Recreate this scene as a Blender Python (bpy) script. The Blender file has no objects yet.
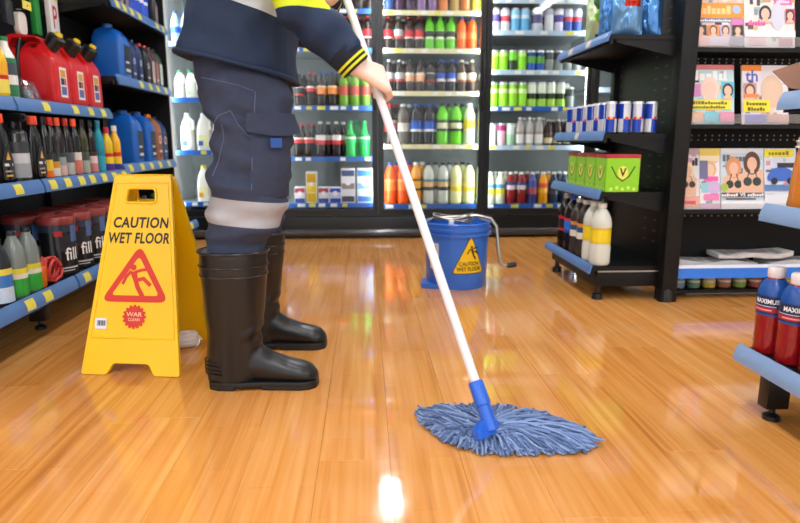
import bpy, bmesh, math, random
from mathutils import Vector, Matrix, noise
random.seed(7)
sc = bpy.context.scene
R = math.radians

# ------------------------------------------------------------------ camera, world, light, exposure
FPX, CX, CY, CAMH = 620.0, 400.0, 261.5, 0.72
PITCH = math.atan((CY - 141) / FPX)
YAW = math.atan(35 * math.cos(PITCH) / FPX)
cam_d = bpy.data.cameras.new('camera'); cam = bpy.data.objects.new('camera', cam_d)
sc.collection.objects.link(cam); sc.camera = cam
cam.location = (0, 0, CAMH); cam.rotation_euler = (R(90) - PITCH, 0, -YAW)
cam_d.sensor_width = 36; cam_d.lens = FPX / 800 * 36; cam_d.clip_start = .02
cam_d.dof.use_dof = True; cam_d.dof.focus_distance = 1.85; cam_d.dof.aperture_fstop = 3.2

world = bpy.data.worlds.new('world'); sc.world = world; world.use_nodes = True
bg = world.node_tree.nodes['Background']; bg.inputs[0].default_value = (.93, .97, 1, 1); bg.inputs[1].default_value = 1.25
sc.view_settings.view_transform = 'Standard'; sc.view_settings.look = 'None'
sc.view_settings.gamma = 1; sc.view_settings.use_curve_mapping = False
sc.view_settings.exposure = 0.40
CEIL_LIGHT = 40.0      # ceiling battens
FRIDGE_LIGHT = 24.0     # strips inside the fridge
sc.cycles.max_bounces = 8; sc.cycles.transparent_max_bounces = 16
sc.cycles.sample_clamp_indirect = 6

FW = Vector((math.sin(YAW) * math.cos(PITCH), math.cos(YAW) * math.cos(PITCH), -math.sin(PITCH)))
RT = Vector((math.cos(YAW), -math.sin(YAW), 0)); UP = RT.cross(FW); CAM = Vector((0, 0, CAMH))
def ray(x, y): return FW + RT * ((x - CX) / FPX) - UP * ((y - CY) / FPX)
def atZ(x, y, z=0): d = ray(x, y); return CAM + d * ((z - CAMH) / d.z)
def atX(x, y, X): d = ray(x, y); return CAM + d * (X / d.x)
def atY(x, y, Y): d = ray(x, y); return CAM + d * (Y / d.y)

# ------------------------------------------------------------------ materials
def lin(h):
    h = h.lstrip('#'); o = []
    for i in (0, 2, 4):
        c = int(h[i:i + 2], 16) / 255
        o.append(c / 12.92 if c < .04045 else ((c + .055) / 1.055) ** 2.4)
    return (*o, 1)
MATS = {}
def mat(name, col, rough=.5, metal=0, spec=.5, emit=0, trans=0, coat=0, nz=0, nscale=40, bump=0, sss=0):
    if name in MATS: return MATS[name]
    m = bpy.data.materials.new(name); m.use_nodes = True; MATS[name] = m
    nt = m.node_tree; b = nt.nodes['Principled BSDF']; c = lin(col)
    b.inputs['Base Color'].default_value = c; b.inputs['Roughness'].default_value = rough
    b.inputs['Metallic'].default_value = metal; b.inputs['Specular IOR Level'].default_value = spec
    b.inputs['Coat Weight'].default_value = coat; b.inputs['Transmission Weight'].default_value = trans
    if sss: b.inputs['Subsurface Weight'].default_value = sss; b.inputs['Subsurface Radius'].default_value = (.02, .008, .004)
    if emit: b.inputs['Emission Color'].default_value = c; b.inputs['Emission Strength'].default_value = emit
    if nz or bump:
        tc = nt.nodes.new('ShaderNodeTexCoord'); n = nt.nodes.new('ShaderNodeTexNoise')
        n.inputs['Scale'].default_value = nscale; n.inputs['Detail'].default_value = 5
        nt.links.new(tc.outputs['Object'], n.inputs['Vector'])
        if nz:
            hs = nt.nodes.new('ShaderNodeMix'); hs.data_type = 'RGBA'
            hs.inputs['A'].default_value = tuple(max(0, x * (1 - nz)) for x in c[:3]) + (1,)
            hs.inputs['B'].default_value = tuple(min(1, x * (1 + nz)) for x in c[:3]) + (1,)
            nt.links.new(n.outputs['Fac'], hs.inputs['Factor']); nt.links.new(hs.outputs['Result'], b.inputs['Base Color'])
        if bump:
            bp = nt.nodes.new('ShaderNodeBump'); bp.inputs['Strength'].default_value = bump; bp.inputs['Distance'].default_value = .004
            nt.links.new(n.outputs['Fac'], bp.inputs['Height']); nt.links.new(bp.outputs['Normal'], b.inputs['Normal'])
    return m
def P(col, rough=.28): return mat('plastic_' + col.strip('#') + f'_{int(rough*100)}', col, rough)      # glossy plastic or print
def INK(col): return mat('ink_' + col.strip('#'), col, .45)
def glass_mat(name, tint, fac_min, rough=.02):
    m = bpy.data.materials.new(name); m.use_nodes = True; nt = m.node_tree; nt.nodes.clear()
    o = nt.nodes.new('ShaderNodeOutputMaterial'); t = nt.nodes.new('ShaderNodeBsdfTransparent'); g = nt.nodes.new('ShaderNodeBsdfGlossy')
    t.inputs[0].default_value = tint; g.inputs['Roughness'].default_value = rough
    f = nt.nodes.new('ShaderNodeFresnel'); f.inputs[0].default_value = 1.45
    ma = nt.nodes.new('ShaderNodeMath'); ma.operation = 'MULTIPLY_ADD'; ma.inputs[1].default_value = .45; ma.inputs[2].default_value = fac_min
    nt.links.new(f.outputs[0], ma.inputs[0])
    mx = nt.nodes.new('ShaderNodeMixShader'); nt.links.new(ma.outputs[0], mx.inputs[0])
    nt.links.new(t.outputs[0], mx.inputs[1]); nt.links.new(g.outputs[0], mx.inputs[2]); nt.links.new(mx.outputs[0], o.inputs[0])
    return m
def wood_mat():
    m = bpy.data.materials.new('wet_laminate'); m.use_nodes = True; nt = m.node_tree; b = nt.nodes['Principled BSDF']
    N = nt.nodes.new; L = nt.links.new
    tc = N('ShaderNodeTexCoord'); oi = N('ShaderNodeObjectInfo')
    off = N('ShaderNodeVectorMath'); off.operation = 'SCALE'; off.inputs[0].default_value = (17, 31, 5); L(oi.outputs['Random'], off.inputs['Scale'])
    ad = N('ShaderNodeVectorMath'); L(tc.outputs['Object'], ad.inputs[0]); L(off.outputs[0], ad.inputs[1])
    mp = N('ShaderNodeMapping'); mp.inputs['Scale'].default_value = (34, 1.1, 1); L(ad.outputs[0], mp.inputs[0])
    n1 = N('ShaderNodeTexNoise'); n1.inputs['Scale'].default_value = 1.4; n1.inputs['Detail'].default_value = 6; n1.inputs['Distortion'].default_value = .6; L(mp.outputs[0], n1.inputs['Vector'])
    # strips inside each board
    mp2 = N('ShaderNodeMapping'); mp2.inputs['Scale'].default_value = (1 / .0543, 1.9, 0.0001); mp2.inputs['Location'].default_value = (.5, 0, 0); L(ad.outputs[0], mp2.inputs[0])
    vo = N('ShaderNodeTexBrick'); vo.inputs['Scale'].default_value = 1
    sp = N('ShaderNodeSeparateXYZ'); L(mp2.outputs[0], sp.inputs[0]); cb = N('ShaderNodeCombineXYZ'); L(sp.outputs['Y'], cb.inputs['X']); L(sp.outputs['X'], cb.inputs['Y'])
    L(cb.outputs[0], vo.inputs['Vector']); vo.inputs['Brick Width'].default_value = .8; vo.inputs['Row Height'].default_value = 1; vo.inputs['Mortar Size'].default_value = 0.004
    vo.inputs['Color1'].default_value = (.42, .42, .42, 1); vo.inputs['Color2'].default_value = (.62, .62, .62, 1); vo.inputs['Mortar'].default_value = (.4, .4, .4, 1)
    a1 = N('ShaderNodeMath'); a1.operation = 'MULTIPLY_ADD'; a1.inputs[1].default_value = .75; a1.inputs[2].default_value = -.13; L(n1.outputs['Fac'], a1.inputs[0])
    a2 = N('ShaderNodeMath'); a2.operation = 'MULTIPLY_ADD'; a2.inputs[1].default_value = .36; L(vo.outputs['Color'], a2.inputs[0]); L(a1.outputs[0], a2.inputs[2])
    a3 = N('ShaderNodeMath'); a3.operation = 'MULTIPLY_ADD'; a3.inputs[1].default_value = .12; L(oi.outputs['Random'], a3.inputs[0]); L(a2.outputs[0], a3.inputs[2])
    cr = N('ShaderNodeValToRGB'); L(a3.outputs[0], cr.inputs[0])
    e = cr.color_ramp.elements; e[0].position = .12; e[0].color = lin('#a65f20'); e[1].position = .85; e[1].color = lin('#eeb673')
    e2 = cr.color_ramp.elements.new(.45); e2.color = lin('#da9449')
    L(cr.outputs[0], b.inputs['Base Color'])
    n2 = N('ShaderNodeTexNoise'); n2.inputs['Scale'].default_value = 3.5; n2.inputs['Detail'].default_value = 4
    ge = N('ShaderNodeNewGeometry'); L(ge.outputs['Position'], n2.inputs['Vector'])
    mr = N('ShaderNodeMapRange'); mr.inputs['From Min'].default_value = .35; mr.inputs['From Max'].default_value = .65; mr.inputs['To Min'].default_value = .035; mr.inputs['To Max'].default_value = .13
    L(n2.outputs['Fac'], mr.inputs['Value']); L(mr.outputs[0], b.inputs['Roughness'])
    b.inputs['Specular IOR Level'].default_value = 1.0
    n3 = N('ShaderNodeTexNoise'); n3.inputs['Scale'].default_value = 9; n3.inputs['Detail'].default_value = 2; L(ge.outputs['Position'], n3.inputs['Vector'])
    bp = N('ShaderNodeBump'); bp.inputs['Strength'].default_value = .05; bp.inputs['Distance'].default_value = .01; L(n3.outputs['Fac'], bp.inputs['Height']); L(bp.outputs[0], b.inputs['Normal'])
    return m
BLACK = mat('black_powder_coat', '#0d0e0f', .5, spec=.3, nz=.2)
BLACKP = mat('black_plastic', '#111214', .35)
DARK = mat('dark_grey_steel', '#161819', .45, spec=.35, nz=.15)
RAIL = mat('blue_price_rail', '#4f7bb8', .3, nz=.12, nscale=9)
RAILD = mat('deep_blue_price_rail', '#2b62b8', .3, nz=.1, nscale=9)
TAGY = mat('yellow_price_tag', '#e8dc52', .5, nz=.1, nscale=120)
TAGW = mat('white_price_tag', '#f2f2ee', .5, nz=.06, nscale=120)
WHITE = mat('white_paint', '#eceeed', .5, nz=.03)
STEEL = mat('brushed_steel', '#b9b4a8', .3, metal=.9, nz=.1)
CHROME = mat('polished_steel', '#d9d9d9', .15, metal=1)
PANE = glass_mat('door_glass', (.97, .985, .98, 1), .0)
ACRYL = glass_mat('clear_acrylic', (.96, .97, .98, 1), .12, .1)
LAMP = mat('lamp_diffuser', '#f2f7ff', .5, emit=CEIL_LIGHT)
STRIP = mat('fridge_light_strip', '#f4fbff', .5, emit=FRIDGE_LIGHT)

# ------------------------------------------------------------------ mesh builder
class MB:
    def __init__(s): s.v = []; s.f = []; s.m = []; s.s = []
    def add(s, vs, fs, m=0, smooth=False):
        o = len(s.v); s.v += [tuple(p) for p in vs]
        for i, f in enumerate(fs):
            s.f.append([o + k for k in f]); s.m.append(m[i] if isinstance(m, (list, tuple)) else m); s.s.append(smooth)
        return s
    def box(s, x0, x1, y0, y1, z0, z1, m=0):
        return s.add([(x0, y0, z0), (x1, y0, z0), (x1, y1, z0), (x0, y1, z0), (x0, y0, z1), (x1, y0, z1), (x1, y1, z1), (x0, y1, z1)],
                     [(0, 3, 2, 1), (4, 5, 6, 7), (0, 1, 5, 4), (1, 2, 6, 5), (2, 3, 7, 6), (3, 0, 4, 7)], m)
    def prism(s, pts, axis, a, b, m=0, smooth=False):
        n = len(pts)
        def mk(p, t): return {'x': (t, p[0], p[1]), 'y': (p[0], t, p[1]), 'z': (p[0], p[1], t)}[axis]
        vs = [mk(p, a) for p in pts] + [mk(p, b) for p in pts]
        fs = [tuple(range(n))[::-1], tuple(range(n, 2 * n))] + [(i, (i + 1) % n, n + (i + 1) % n, n + i) for i in range(n)]
        return s.add(vs, fs, m, smooth)
    def rings(s, rs, m=0, smooth=True, cap=True, mf=None):
        n = len(rs[0]); vs = [p for r in rs for p in r]; fs = []; ms = []
        for i in range(len(rs) - 1):
            for j in range(n):
                fs.append((i * n + j, i * n + (j + 1) % n, (i + 1) * n + (j + 1) % n, (i + 1) * n + j)); ms.append(mf(i, j) if mf else m)
        if cap:
            fs.append(tuple(range(n))[::-1]); ms.append(mf(0, 0) if mf else m)
            fs.append(tuple(range((len(rs) - 1) * n, len(rs) * n))); ms.append(mf(len(rs) - 2, 0) if mf else m)
        return s.add(vs, fs, ms, smooth)
    def lathe(s, prof, seg=16, c=(0, 0, 0), m=0, smooth=True, cap=True, mf=None):
        rs = [[(c[0] + r * math.cos(2 * math.pi * j / seg), c[1] + r * math.sin(2 * math.pi * j / seg), c[2] + z) for j in range(seg)] for r, z in prof]
        return s.rings(rs, m, smooth, cap, mf)
    def tube(s, path, r, seg=8, m=0, smooth=True, flat=1.0):
        P_ = [Vector(p) for p in path]; rs = []; n0 = None
        for i, p in enumerate(P_):
            t = (P_[min(i + 1, len(P_) - 1)] - P_[max(i - 1, 0)]).normalized()
            if n0 is None: n0 = t.cross(Vector((0, 0, 1)) if abs(t.z) < .9 else Vector((1, 0, 0))).normalized()
            n0 = (n0 - t * n0.dot(t)).normalized(); b = t.cross(n0); rr = r[i] if isinstance(r, (list, tuple)) else r
            rs.append([p + (n0 * math.cos(2 * math.pi * j / seg) + b * math.sin(2 * math.pi * j / seg) * flat) * rr for j in range(seg)])
        return s.rings(rs, m, smooth)
    def capsule(s, a, b, ra, rb, seg=12, m=0):
        a = Vector(a); b = Vector(b); d = (b - a); L = d.length or 1e-4; d = d / L
        path, rad = [], []
        for k in range(5): t = math.pi / 2 * (1 - k / 4); path.append(a - d * ra * math.sin(t)); rad.append(max(ra * math.cos(t), ra * .02))
        for k in range(5): t = math.pi / 2 * k / 4; path.append(b + d * rb * math.sin(t)); rad.append(max(rb * math.cos(t), rb * .02))
        return s.tube(path, rad, seg, m)
    def ball(s, c, rx, ry, rz, seg=16, n=9, m=0):
        rs = []
        for i in range(n + 1):
            t = -math.pi / 2 + math.pi * i / n; k = max(math.cos(t), .01)
            rs.append([(c[0] + rx * k * math.cos(2 * math.pi * j / seg), c[1] + ry * k * math.sin(2 * math.pi * j / seg), c[2] + rz * math.sin(t)) for j in range(seg)])
        return s.rings(rs, m)
    def mesh_in(s, me, fn, m=0):
        o = [fn(v.co) for v in me.vertices]
        return s.add(o, [tuple(p.vertices) for p in me.polygons], m)
    def xf(s, fn): s.v = [tuple(fn(Vector(p))) for p in s.v]; return s
    def mesh(s, name, mats, bevel=0, seg=2, ang=35):
        me = bpy.data.meshes.new(name); me.from_pydata(s.v, [], s.f)
        for mt in (mats if isinstance(mats, (list, tuple)) else [mats]): me.materials.append(mt)
        me.polygons.foreach_set('material_index', s.m); me.polygons.foreach_set('use_smooth', s.s)
        if bevel:
            bm = bmesh.new(); bm.from_mesh(me); bmesh.ops.remove_doubles(bm, verts=bm.verts, dist=1e-6)
            es = [e for e in bm.edges if len(e.link_faces) == 2 and e.calc_face_angle(0) > R(ang)]
            bmesh.ops.bevel(bm, geom=es, offset=bevel, segments=seg, profile=.6, affect='EDGES', clamp_overlap=True)
            for f in bm.faces: f.smooth = True
            bm.to_mesh(me); bm.free(); me.set_sharp_from_angle(angle=R(40))
        elif any(s.s): me.set_sharp_from_angle(angle=R(50))
        me.update(); return me
OFF = {}
def link(o, parent=None):
    sc.collection.objects.link(o)
    if parent is not None: o.parent = parent; OFF[o.name] = OFF.get(parent.name, Vector())
    return o
def obj(name, me, parent=None, loc=(0, 0, 0), rot=(0, 0, 0)):
    o = bpy.data.objects.new(name, me); o.location = loc; o.rotation_euler = rot; return link(o, parent)
def tag(o, label, cat=None, group=None, kind=None):
    if label: o['label'] = label
    if cat: o['category'] = cat
    if group: o['group'] = group
    if kind: o['kind'] = kind
    return o
def thing(name, label, cat, loc=(0, 0, 0), rotz=0, group=None):
    o = bpy.data.objects.new(name, None); o.empty_display_size = .05; o.location = loc; o.rotation_euler = (0, 0, rotz)
    sc.collection.objects.link(o); OFF[o.name] = Vector(loc); return tag(o, label, cat, group)
def part(name, mb, mats, parent, bevel=0, seg=2, label=None, kind=None):
    """mb in world coordinates; the thing is unrotated"""
    off = OFF.get(parent.name, Vector()); mb.v = [(p[0] - off.x, p[1] - off.y, p[2] - off.z) for p in mb.v]
    o = obj(name, mb.mesh(name, mats, bevel, seg), parent); return tag(o, label, kind=kind)
def struct(name, mb, mats, label, bevel=0):
    o = obj(name, mb.mesh(name, mats, bevel)); return tag(o, label, kind='structure')
TXT = {}
def text_mesh(t, size=1.0, bold=.0, shear=0, spacing=1.0):
    k = (t, size, bold, shear, spacing)
    if k in TXT: return TXT[k]
    cu = bpy.data.curves.new('lettering', 'FONT'); cu.body = t; cu.size = size; cu.align_x = 'CENTER'; cu.align_y = 'CENTER'
    cu.offset = bold * size; cu.shear = shear; cu.space_character = spacing; cu.resolution_u = 3
    o = bpy.data.objects.new('lettering', cu); sc.collection.objects.link(o)
    dg = bpy.context.evaluated_depsgraph_get(); me = bpy.data.meshes.new_from_object(o.evaluated_get(dg))
    bpy.data.objects.remove(o); TXT[k] = me
    return me
def plate(outer, holes, th):
    """flat plate with holes in xy, thickness th about z=0, as a mesh"""
    cu = bpy.data.curves.new('plate', 'CURVE'); cu.dimensions = '2D'; cu.fill_mode = 'BOTH'; cu.extrude = th / 2
    for lp in [outer] + holes:
        sp = cu.splines.new('POLY'); sp.points.add(len(lp) - 1)
        for q, p in zip(sp.points, lp): q.co = (p[0], p[1], 0, 1)
        sp.use_cyclic_u = True
    o = bpy.data.objects.new('plate', cu); sc.collection.objects.link(o)
    dg = bpy.context.evaluated_depsgraph_get(); me = bpy.data.meshes.new_from_object(o.evaluated_get(dg)); bpy.data.objects.remove(o)
    return me
def roundpoly(pts, r, n=4):
    out = []; N_ = len(pts)
    for i in range(N_):
        p = Vector(pts[i]); a = Vector(pts[i - 1]) - p; b = Vector(pts[(i + 1) % N_]) - p
        ra = min(r, a.length * .45); rb = min(r, b.length * .45)
        p0 = p + a.normalized() * ra; p1 = p + b.normalized() * rb
        for k in range(n + 1):
            t = k / n; out.append(tuple(p0 * (1 - t) ** 2 + p * 2 * t * (1 - t) + p1 * t ** 2))
    return out
def circle(cx, cy, r, n=18, ry=None): return [(cx + r * math.cos(2 * math.pi * k / n), cy + (ry or r) * math.sin(2 * math.pi * k / n)) for k in range(n)]
class Print:
    """flat print made of coloured shapes, (u, v, layer) -> surface by fn"""
    def __init__(s): s.mb = MB(); s.cols = []; s.k = 0
    def mi(s, c):
        if c not in s.cols: s.cols.append(c)
        return s.cols.index(c)
    def poly(s, pts, c):
        s.k += 1; n = len(pts); s.mb.add([(p[0], p[1], s.k * 8e-5) for p in pts], [tuple(range(n))], s.mi(c)); return s
    def rect(s, u0, u1, v0, v1, c): return s.poly([(u0, v0), (u1, v0), (u1, v1), (u0, v1)], c)
    def disc(s, u, v, r, c, ry=None): return s.poly(circle(u, v, r, 16, ry), c)
    def stroke(s, pts, w, c):
        for a, b in zip(pts, pts[1:]):
            a = Vector(a); b = Vector(b); d = (b - a).normalized(); n = Vector((-d.y, d.x)) * w / 2; e = d * w * .3
            s.poly([tuple(a - e + n), tuple(a - e - n), tuple(b + e - n), tuple(b + e + n)], c)
        return s
    def plate(s, outer, holes, c):
        s.k += 1; k = s.k; me = plate(outer, holes, 0.0); s.mb.mesh_in(me, lambda q: (q.x, q.y, k * 8e-5), s.mi(c)); return s
    def text(s, t, u, v, size, c, bold=.0, shear=0, rot=0, sx=1, spacing=1.0):
        s.k += 1; k = s.k; me = text_mesh(t, size, bold, shear, spacing); ca, sa = math.cos(rot), math.sin(rot)
        s.mb.mesh_in(me, lambda q: (u + (q.x * sx) * ca - q.y * sa, v + (q.x * sx) * sa + q.y * ca, k * 8e-5), s.mi(c)); return s
    def build(s, name, parent, fn, step=0):
        if step: slice_u(s.mb, step)
        s.mb.v = [tuple(fn(*p)) for p in s.mb.v]
        return obj(name, s.mb.mesh(name, [INK(c) for c in s.cols]), parent)
def slice_u(mb, step):
    bm = bmesh.new(); vs = [bm.verts.new(p) for p in mb.v]
    for f, m in zip(mb.f, mb.m):
        try: bm.faces.new([vs[i] for i in f]).material_index = m
        except ValueError: pass
    lo = min(p[0] for p in mb.v); hi = max(p[0] for p in mb.v); u = lo + step
    while u < hi:
        bmesh.ops.bisect_plane(bm, geom=bm.verts[:] + bm.edges[:] + bm.faces[:], plane_co=(u, 0, 0), plane_no=(1, 0, 0), dist=1e-6); u += step
    bm.verts.index_update(); mb.v = [tuple(v.co) for v in bm.verts]; mb.f = [[v.index for v in f.verts] for f in bm.faces]; mb.m = [f.material_index for f in bm.faces]; mb.s = [False] * len(mb.f); bm.free()
def falling_man(p, u, v, k, c):
    """slipping figure, k = height"""
    g = lambda a, b: (u + a * k, v + b * k)
    p.disc(*g(-.06, .42), .10 * k, c)
    p.poly([g(-.17, .28), g(.06, .30), g(.12, .0), g(-.02, -.05)], c)
    p.stroke([g(-.14, .28), g(-.28, .12), g(-.38, -.1)], .10 * k, c)
    p.stroke([g(.02, .27), g(.2, .33), g(.42, .36)], .10 * k, c)
    p.stroke([g(.04, .0), g(.12, -.22), g(.3, -.52)], .15 * k, c)
    p.stroke([g(.06, .0), g(.3, .06), g(.52, -.14)], .12 * k, c)
def curve_on(r, z0, a0): return lambda u, v, d: ((r + d) * math.cos(a0 + u / r), (r + d) * math.sin(a0 + u / r), z0 + v)

ORD = ['first', 'second', 'third', 'fourth', 'fifth', 'sixth', 'seventh', 'eighth', 'ninth', 'tenth']
PROTO = {}
def place(key, maker, name, label, cat, loc, rotz=0, group=None, scale=1):
    """maker() -> list of (part name, mesh, sub-part list); meshes shared between copies"""
    if key not in PROTO: PROTO[key] = maker()
    t = thing(name, label, cat, loc, rotz, group); t.scale = (scale,) * 3
    for pn, me, subs in PROTO[key]:
        o = obj(pn, me, t)
        for sn, sm in subs: obj(sn, sm, o)
    return t

# ------------------------------------------------------------------ setting
FLOORX0, FLOORX1, FLOORY0, FLOORY1 = -3.4, 4.2, -2.5, 6.2
fl = struct('floor', MB().box(FLOORX0, FLOORX1, FLOORY0, FLOORY1, -.12, -.0095), mat('subfloor', '#5a3512', .7), 'wet glossy honey-coloured laminate board floor of the shop')
WOOD = wood_mat(); PW = .163; PL = 1.24
pm = MB().box(-PW / 2 + .0002, PW / 2 - .0002, -PL / 2 + .0002, PL / 2 - .0002, -.009, 0).mesh('plank', WOOD, .0005, 1)
i0 = math.floor((-2.5 - .05) / PW); n_pl = 0
for i in range(i0, i0 + 30):
    for j in range(-1, 5):
        x = .05 + PW * (i + .5); y = j * PL + ((i * 3) % 5) / 5 * PL + .2
        if y - PL / 2 > 4.8 or y + PL / 2 < -.4: continue
        obj('plank', pm, fl, (x, y, 0)); n_pl += 1
far = MB()
for (a, b, c, d) in [(FLOORX0, .05 + PW * i0, FLOORY0, FLOORY1), (.05 + PW * (i0 + 30), FLOORX1, FLOORY0, FLOORY1)]: far.box(a, b, c, d, -.009, 0)
far.box(.05 + PW * i0, .05 + PW * (i0 + 30), FLOORY0, -1.2, -.009, -.0005); 
part('outer_boards', far, WOOD, fl, kind='stuff')
CEILZ = 2.75
struct('ceiling', MB().box(FLOORX0, FLOORX1, FLOORY0, FLOORY1, CEILZ, CEILZ + .1), mat('ceiling_tile', '#e8e8e4', .8, nz=.03), 'white shop ceiling above the aisles')
struct('wall_back', MB().box(FLOORX0, FLOORX1, FLOORY1, FLOORY1 + .1, -.1, CEILZ + .1), mat('wall_paint', '#d8d6d0', .8, nz=.03), 'pale wall behind the drinks fridge')
struct('wall_left', MB().box(FLOORX0 - .1, FLOORX0, FLOORY0, FLOORY1 + .1, -.1, CEILZ + .1), MATS['wall_paint'], 'pale wall behind the left shelving')
struct('wall_right', MB().box(FLOORX1, FLOORX1 + .1, FLOORY0, FLOORY1 + .1, -.1, CEILZ + .1), MATS['wall_paint'], 'pale wall on the right side of the shop')
def lamp_maker():
    h = MB().prism([(-.16, 0), (.16, 0), (.12, .05), (-.12, .05)], 'y', -.45, .45)
    d = MB().prism([(-.08, -.0), (.08, -.0), (.06, -.02), (-.06, -.02)], 'y', -.42, .42)
    return [('housing', h.mesh('housing', WHITE), []), ('diffuser', d.mesh('diffuser', LAMP), [])]
for xi, x in enumerate((-2.6, .22, 2.7)):
    for yi, y in enumerate((5.72, 3.6, 1.6, -.3, -1.9)):
        place('lamp', lamp_maker, 'ceiling_light', f'{ORD[yi]} ceiling light from the back wall, {["left", "middle", "right"][xi]} row', 'light', (x, y, CEILZ - .05), 0, 'ceiling lights')

# ------------------------------------------------------------------ shelving helpers
def rail_part(parent, side, x, z, y0, y1, m=RAIL, tags=(), tagm=TAGY, h=.05):
    """slanted price rail along Y, facing side*X"""
    rf = lambda k: x + side * (.004 + .015 * k + .005 * math.sin(math.pi * k))
    pr = [(x, z + .012)] + [(rf(k / 6), z + .012 - h * k / 6) for k in range(7)] + [(x + side * .012, z + .012 - h)]
    if side > 0: pr = pr[::-1]
    o = part('price_rail', MB().prism(pr, 'y', y0, y1, 0, True), m, parent)
    for (t, w) in tags:
        mb = MB(); k0, k1 = .14, .86
        f = lambda k: (rf(k) + side * .0012, z + .012 - h * k)
        ps = [f(k0 + (k1 - k0) * q / 4) for q in range(5)]
        mb.add([(p[0], t, p[1]) for p in ps] + [(p[0], t + w, p[1]) for p in ps], [(q, q + 5, q + 6, q + 1) for q in range(4)], 0, True)
        part('price_tag', mb, tagm, parent)
    return o
def shelf_part(unit, xb, xf, y0, y1, z, side, th=.022, brackets=True, m=None):
    mb = MB().box(min(xb, xf), max(xb, xf), y0, y1, z - th, z)
    mb.box(min(xf, xf - side * .012), max(xf, xf - side * .012), y0, y1, z - .04, z - th)
    o = part('shelf', mb, m or DARK, unit)
    if brackets:
        for y in (y0 + .004, y1 - .008):
            part('bracket', MB().prism([(xb, z - th), (xf - side * .03, z - th), (xf - side * .03, z - th - .012), (xb, z - th - .075)], 'y', y, y + .004), BLACK, o)
    return o
def foot_part(unit, x, y, z1, r=.03):
    mb = MB().box(x - .03, x + .03, y - .02, y + .02, .035, z1)
    o = part('leg', mb, BLACKP, unit, .003)
    part('levelling_foot', MB().lathe([(.008, .0), (.022, 0), (.022, .012), (.008, .02), (.008, .05)], 12, (x, y, 0)), BLACKP, o)
def tags_between(y0, y1, n, w=.05, jit=.3, skip=.2):
    out = []
    for k in range(n):
        if random.random() < skip: continue
        t = y0 + (y1 - y0) * (k + .15 + random.uniform(-jit, jit) * .3) / n; out.append((t, min(w, y1 - t - .01)))
    return out

# ------------------------------------------------------------------ left shelving: three bays facing +X
LB = -1.66
def left_bay(y0, y1, shelves, label, near=False):
    u = thing('shelving_bay', label, 'shelves', (-1.5, (y0 + y1) / 2, 0), 0, 'left shelving bays')
    part('back_panel', MB().box(LB - .02, LB, y0, y1, .08, 1.95), BLACK, u)
    for y in (y0, y1 - .03): part('post', MB().box(LB, LB + .03, y, y + .03, 0, 2.0), BLACK, u)
    for (z, xf, ntag, m) in shelves:
        s = shelf_part(u, LB, xf, y0 + .004, y1 - .004, z, 1)
        rail_part(s, 1, xf, z, y0 + .008, y1 - .008, m, tags_between(y0 + .03, y1 - .03, ntag, .055))
        if z < .3: part('kick_plate', MB().box(LB, xf - .09, y0, y1, .09, z - .05), BLACK, u)
    foot_part(u, -1.27, y1 - .05, .16)
    return u
left_bay(1.55, 2.45, [(.19, -1.15, 7, RAIL), (.565, -1.24, 4, RAIL), (.87, -1.31, 5, RAIL)], 'black shelving bay nearest the camera on the left, cut by the frame')
left_bay(2.45, 3.35, [(.19, -1.15, 7, RAIL), (.565, -1.24, 7, RAIL), (.87, -1.31, 6, RAIL)], 'black shelving bay with blue price rails holding the red fuel cans')
left_bay(3.35, 4.25, [(.19, -1.15, 5, RAIL), (.59, -1.27, 5, RAIL), (1.045, -1.27, 6, RAIL), (1.42, -1.27, 8, RAIL)], 'black shelving bay of motor oil farthest along the left aisle')

# ------------------------------------------------------------------ bottle and can makers (origin at base centre)
def band(prof_r, z0, z1, cols, seg=16, eps=.0008):
    """label wrapped round a bottle: cols = list of (fraction, colour) from the bottom"""
    mb = MB(); z = z0; mats = []; tot = sum(f for f, _ in cols)
    for k, (f, c) in enumerate(cols):
        zz = z + (z1 - z0) * f / tot; mb.lathe([(prof_r + eps, z), (prof_r + eps, zz)], seg, m=k, cap=False); mats.append(P(c, .35)); z = zz
    return mb.mesh('label', mats)
SHAPES = {
    'pet': [(0.02, 0), (.78, 0), (.98, .03), (1, .07), (1, .30), (.95, .33), (.95, .60), (1, .63), (.99, .69), (.86, .78), (.58, .87), (.36, .92), (.34, .955)],
    'slim': [(.02, 0), (.9, 0), (1, .02), (1, .62), (.9, .70), (.6, .79), (.42, .86), (.4, .94)],
    'round': [(.02, 0), (.85, 0), (1, .04), (1, .55), (.96, .66), (.80, .77), (.55, .86), (.42, .90), (.40, .94)],
    'juice': [(.02, 0), (.9, 0), (1, .03), (1, .16), (.95, .18), (.97, .22), (.97, .50), (1, .55), (1, .60), (.88, .72), (.62, .82), (.48, .87), (.46, .92)],
    'glass': [(.02, 0), (.9, 0), (1, .04), (.93, .25), (1, .45), (.96, .55), (.6, .70), (.38, .82), (.33, .95)],
    'spray': [(.02, 0), (1, 0), (1, .03), (.98, .72), (.8, .76), (.55, .79)],
}
def bottle_maker(shape, r, h, body, cap, label=None, lz=(.33, .60), rough=.09, capr=.42, caph=.07, seg=18):
    def mk():
        b = MB().lathe([(a * r, z * h) for a, z in SHAPES[shape]], seg)
        out = [('body', b.mesh('body', body if not isinstance(body, str) else P(body, rough)), [])]
        top = SHAPES[shape][-1][1]
        c = MB().lathe([(capr * r, (1 - caph) * h), (capr * r * 1.03, (1 - caph) * h + .002), (capr * r, h * .995), (capr * r * .85, h)], seg)
        out.append(('cap', c.mesh('cap', P(cap)), []))
        if label:
            lr = .97 * r if shape in ('pet', 'juice') else r
            out.append(('label', band(lr if shape != 'pet' else .955 * r, lz[0] * h, lz[1] * h, label, seg), []))
        return out
    return mk
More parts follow.
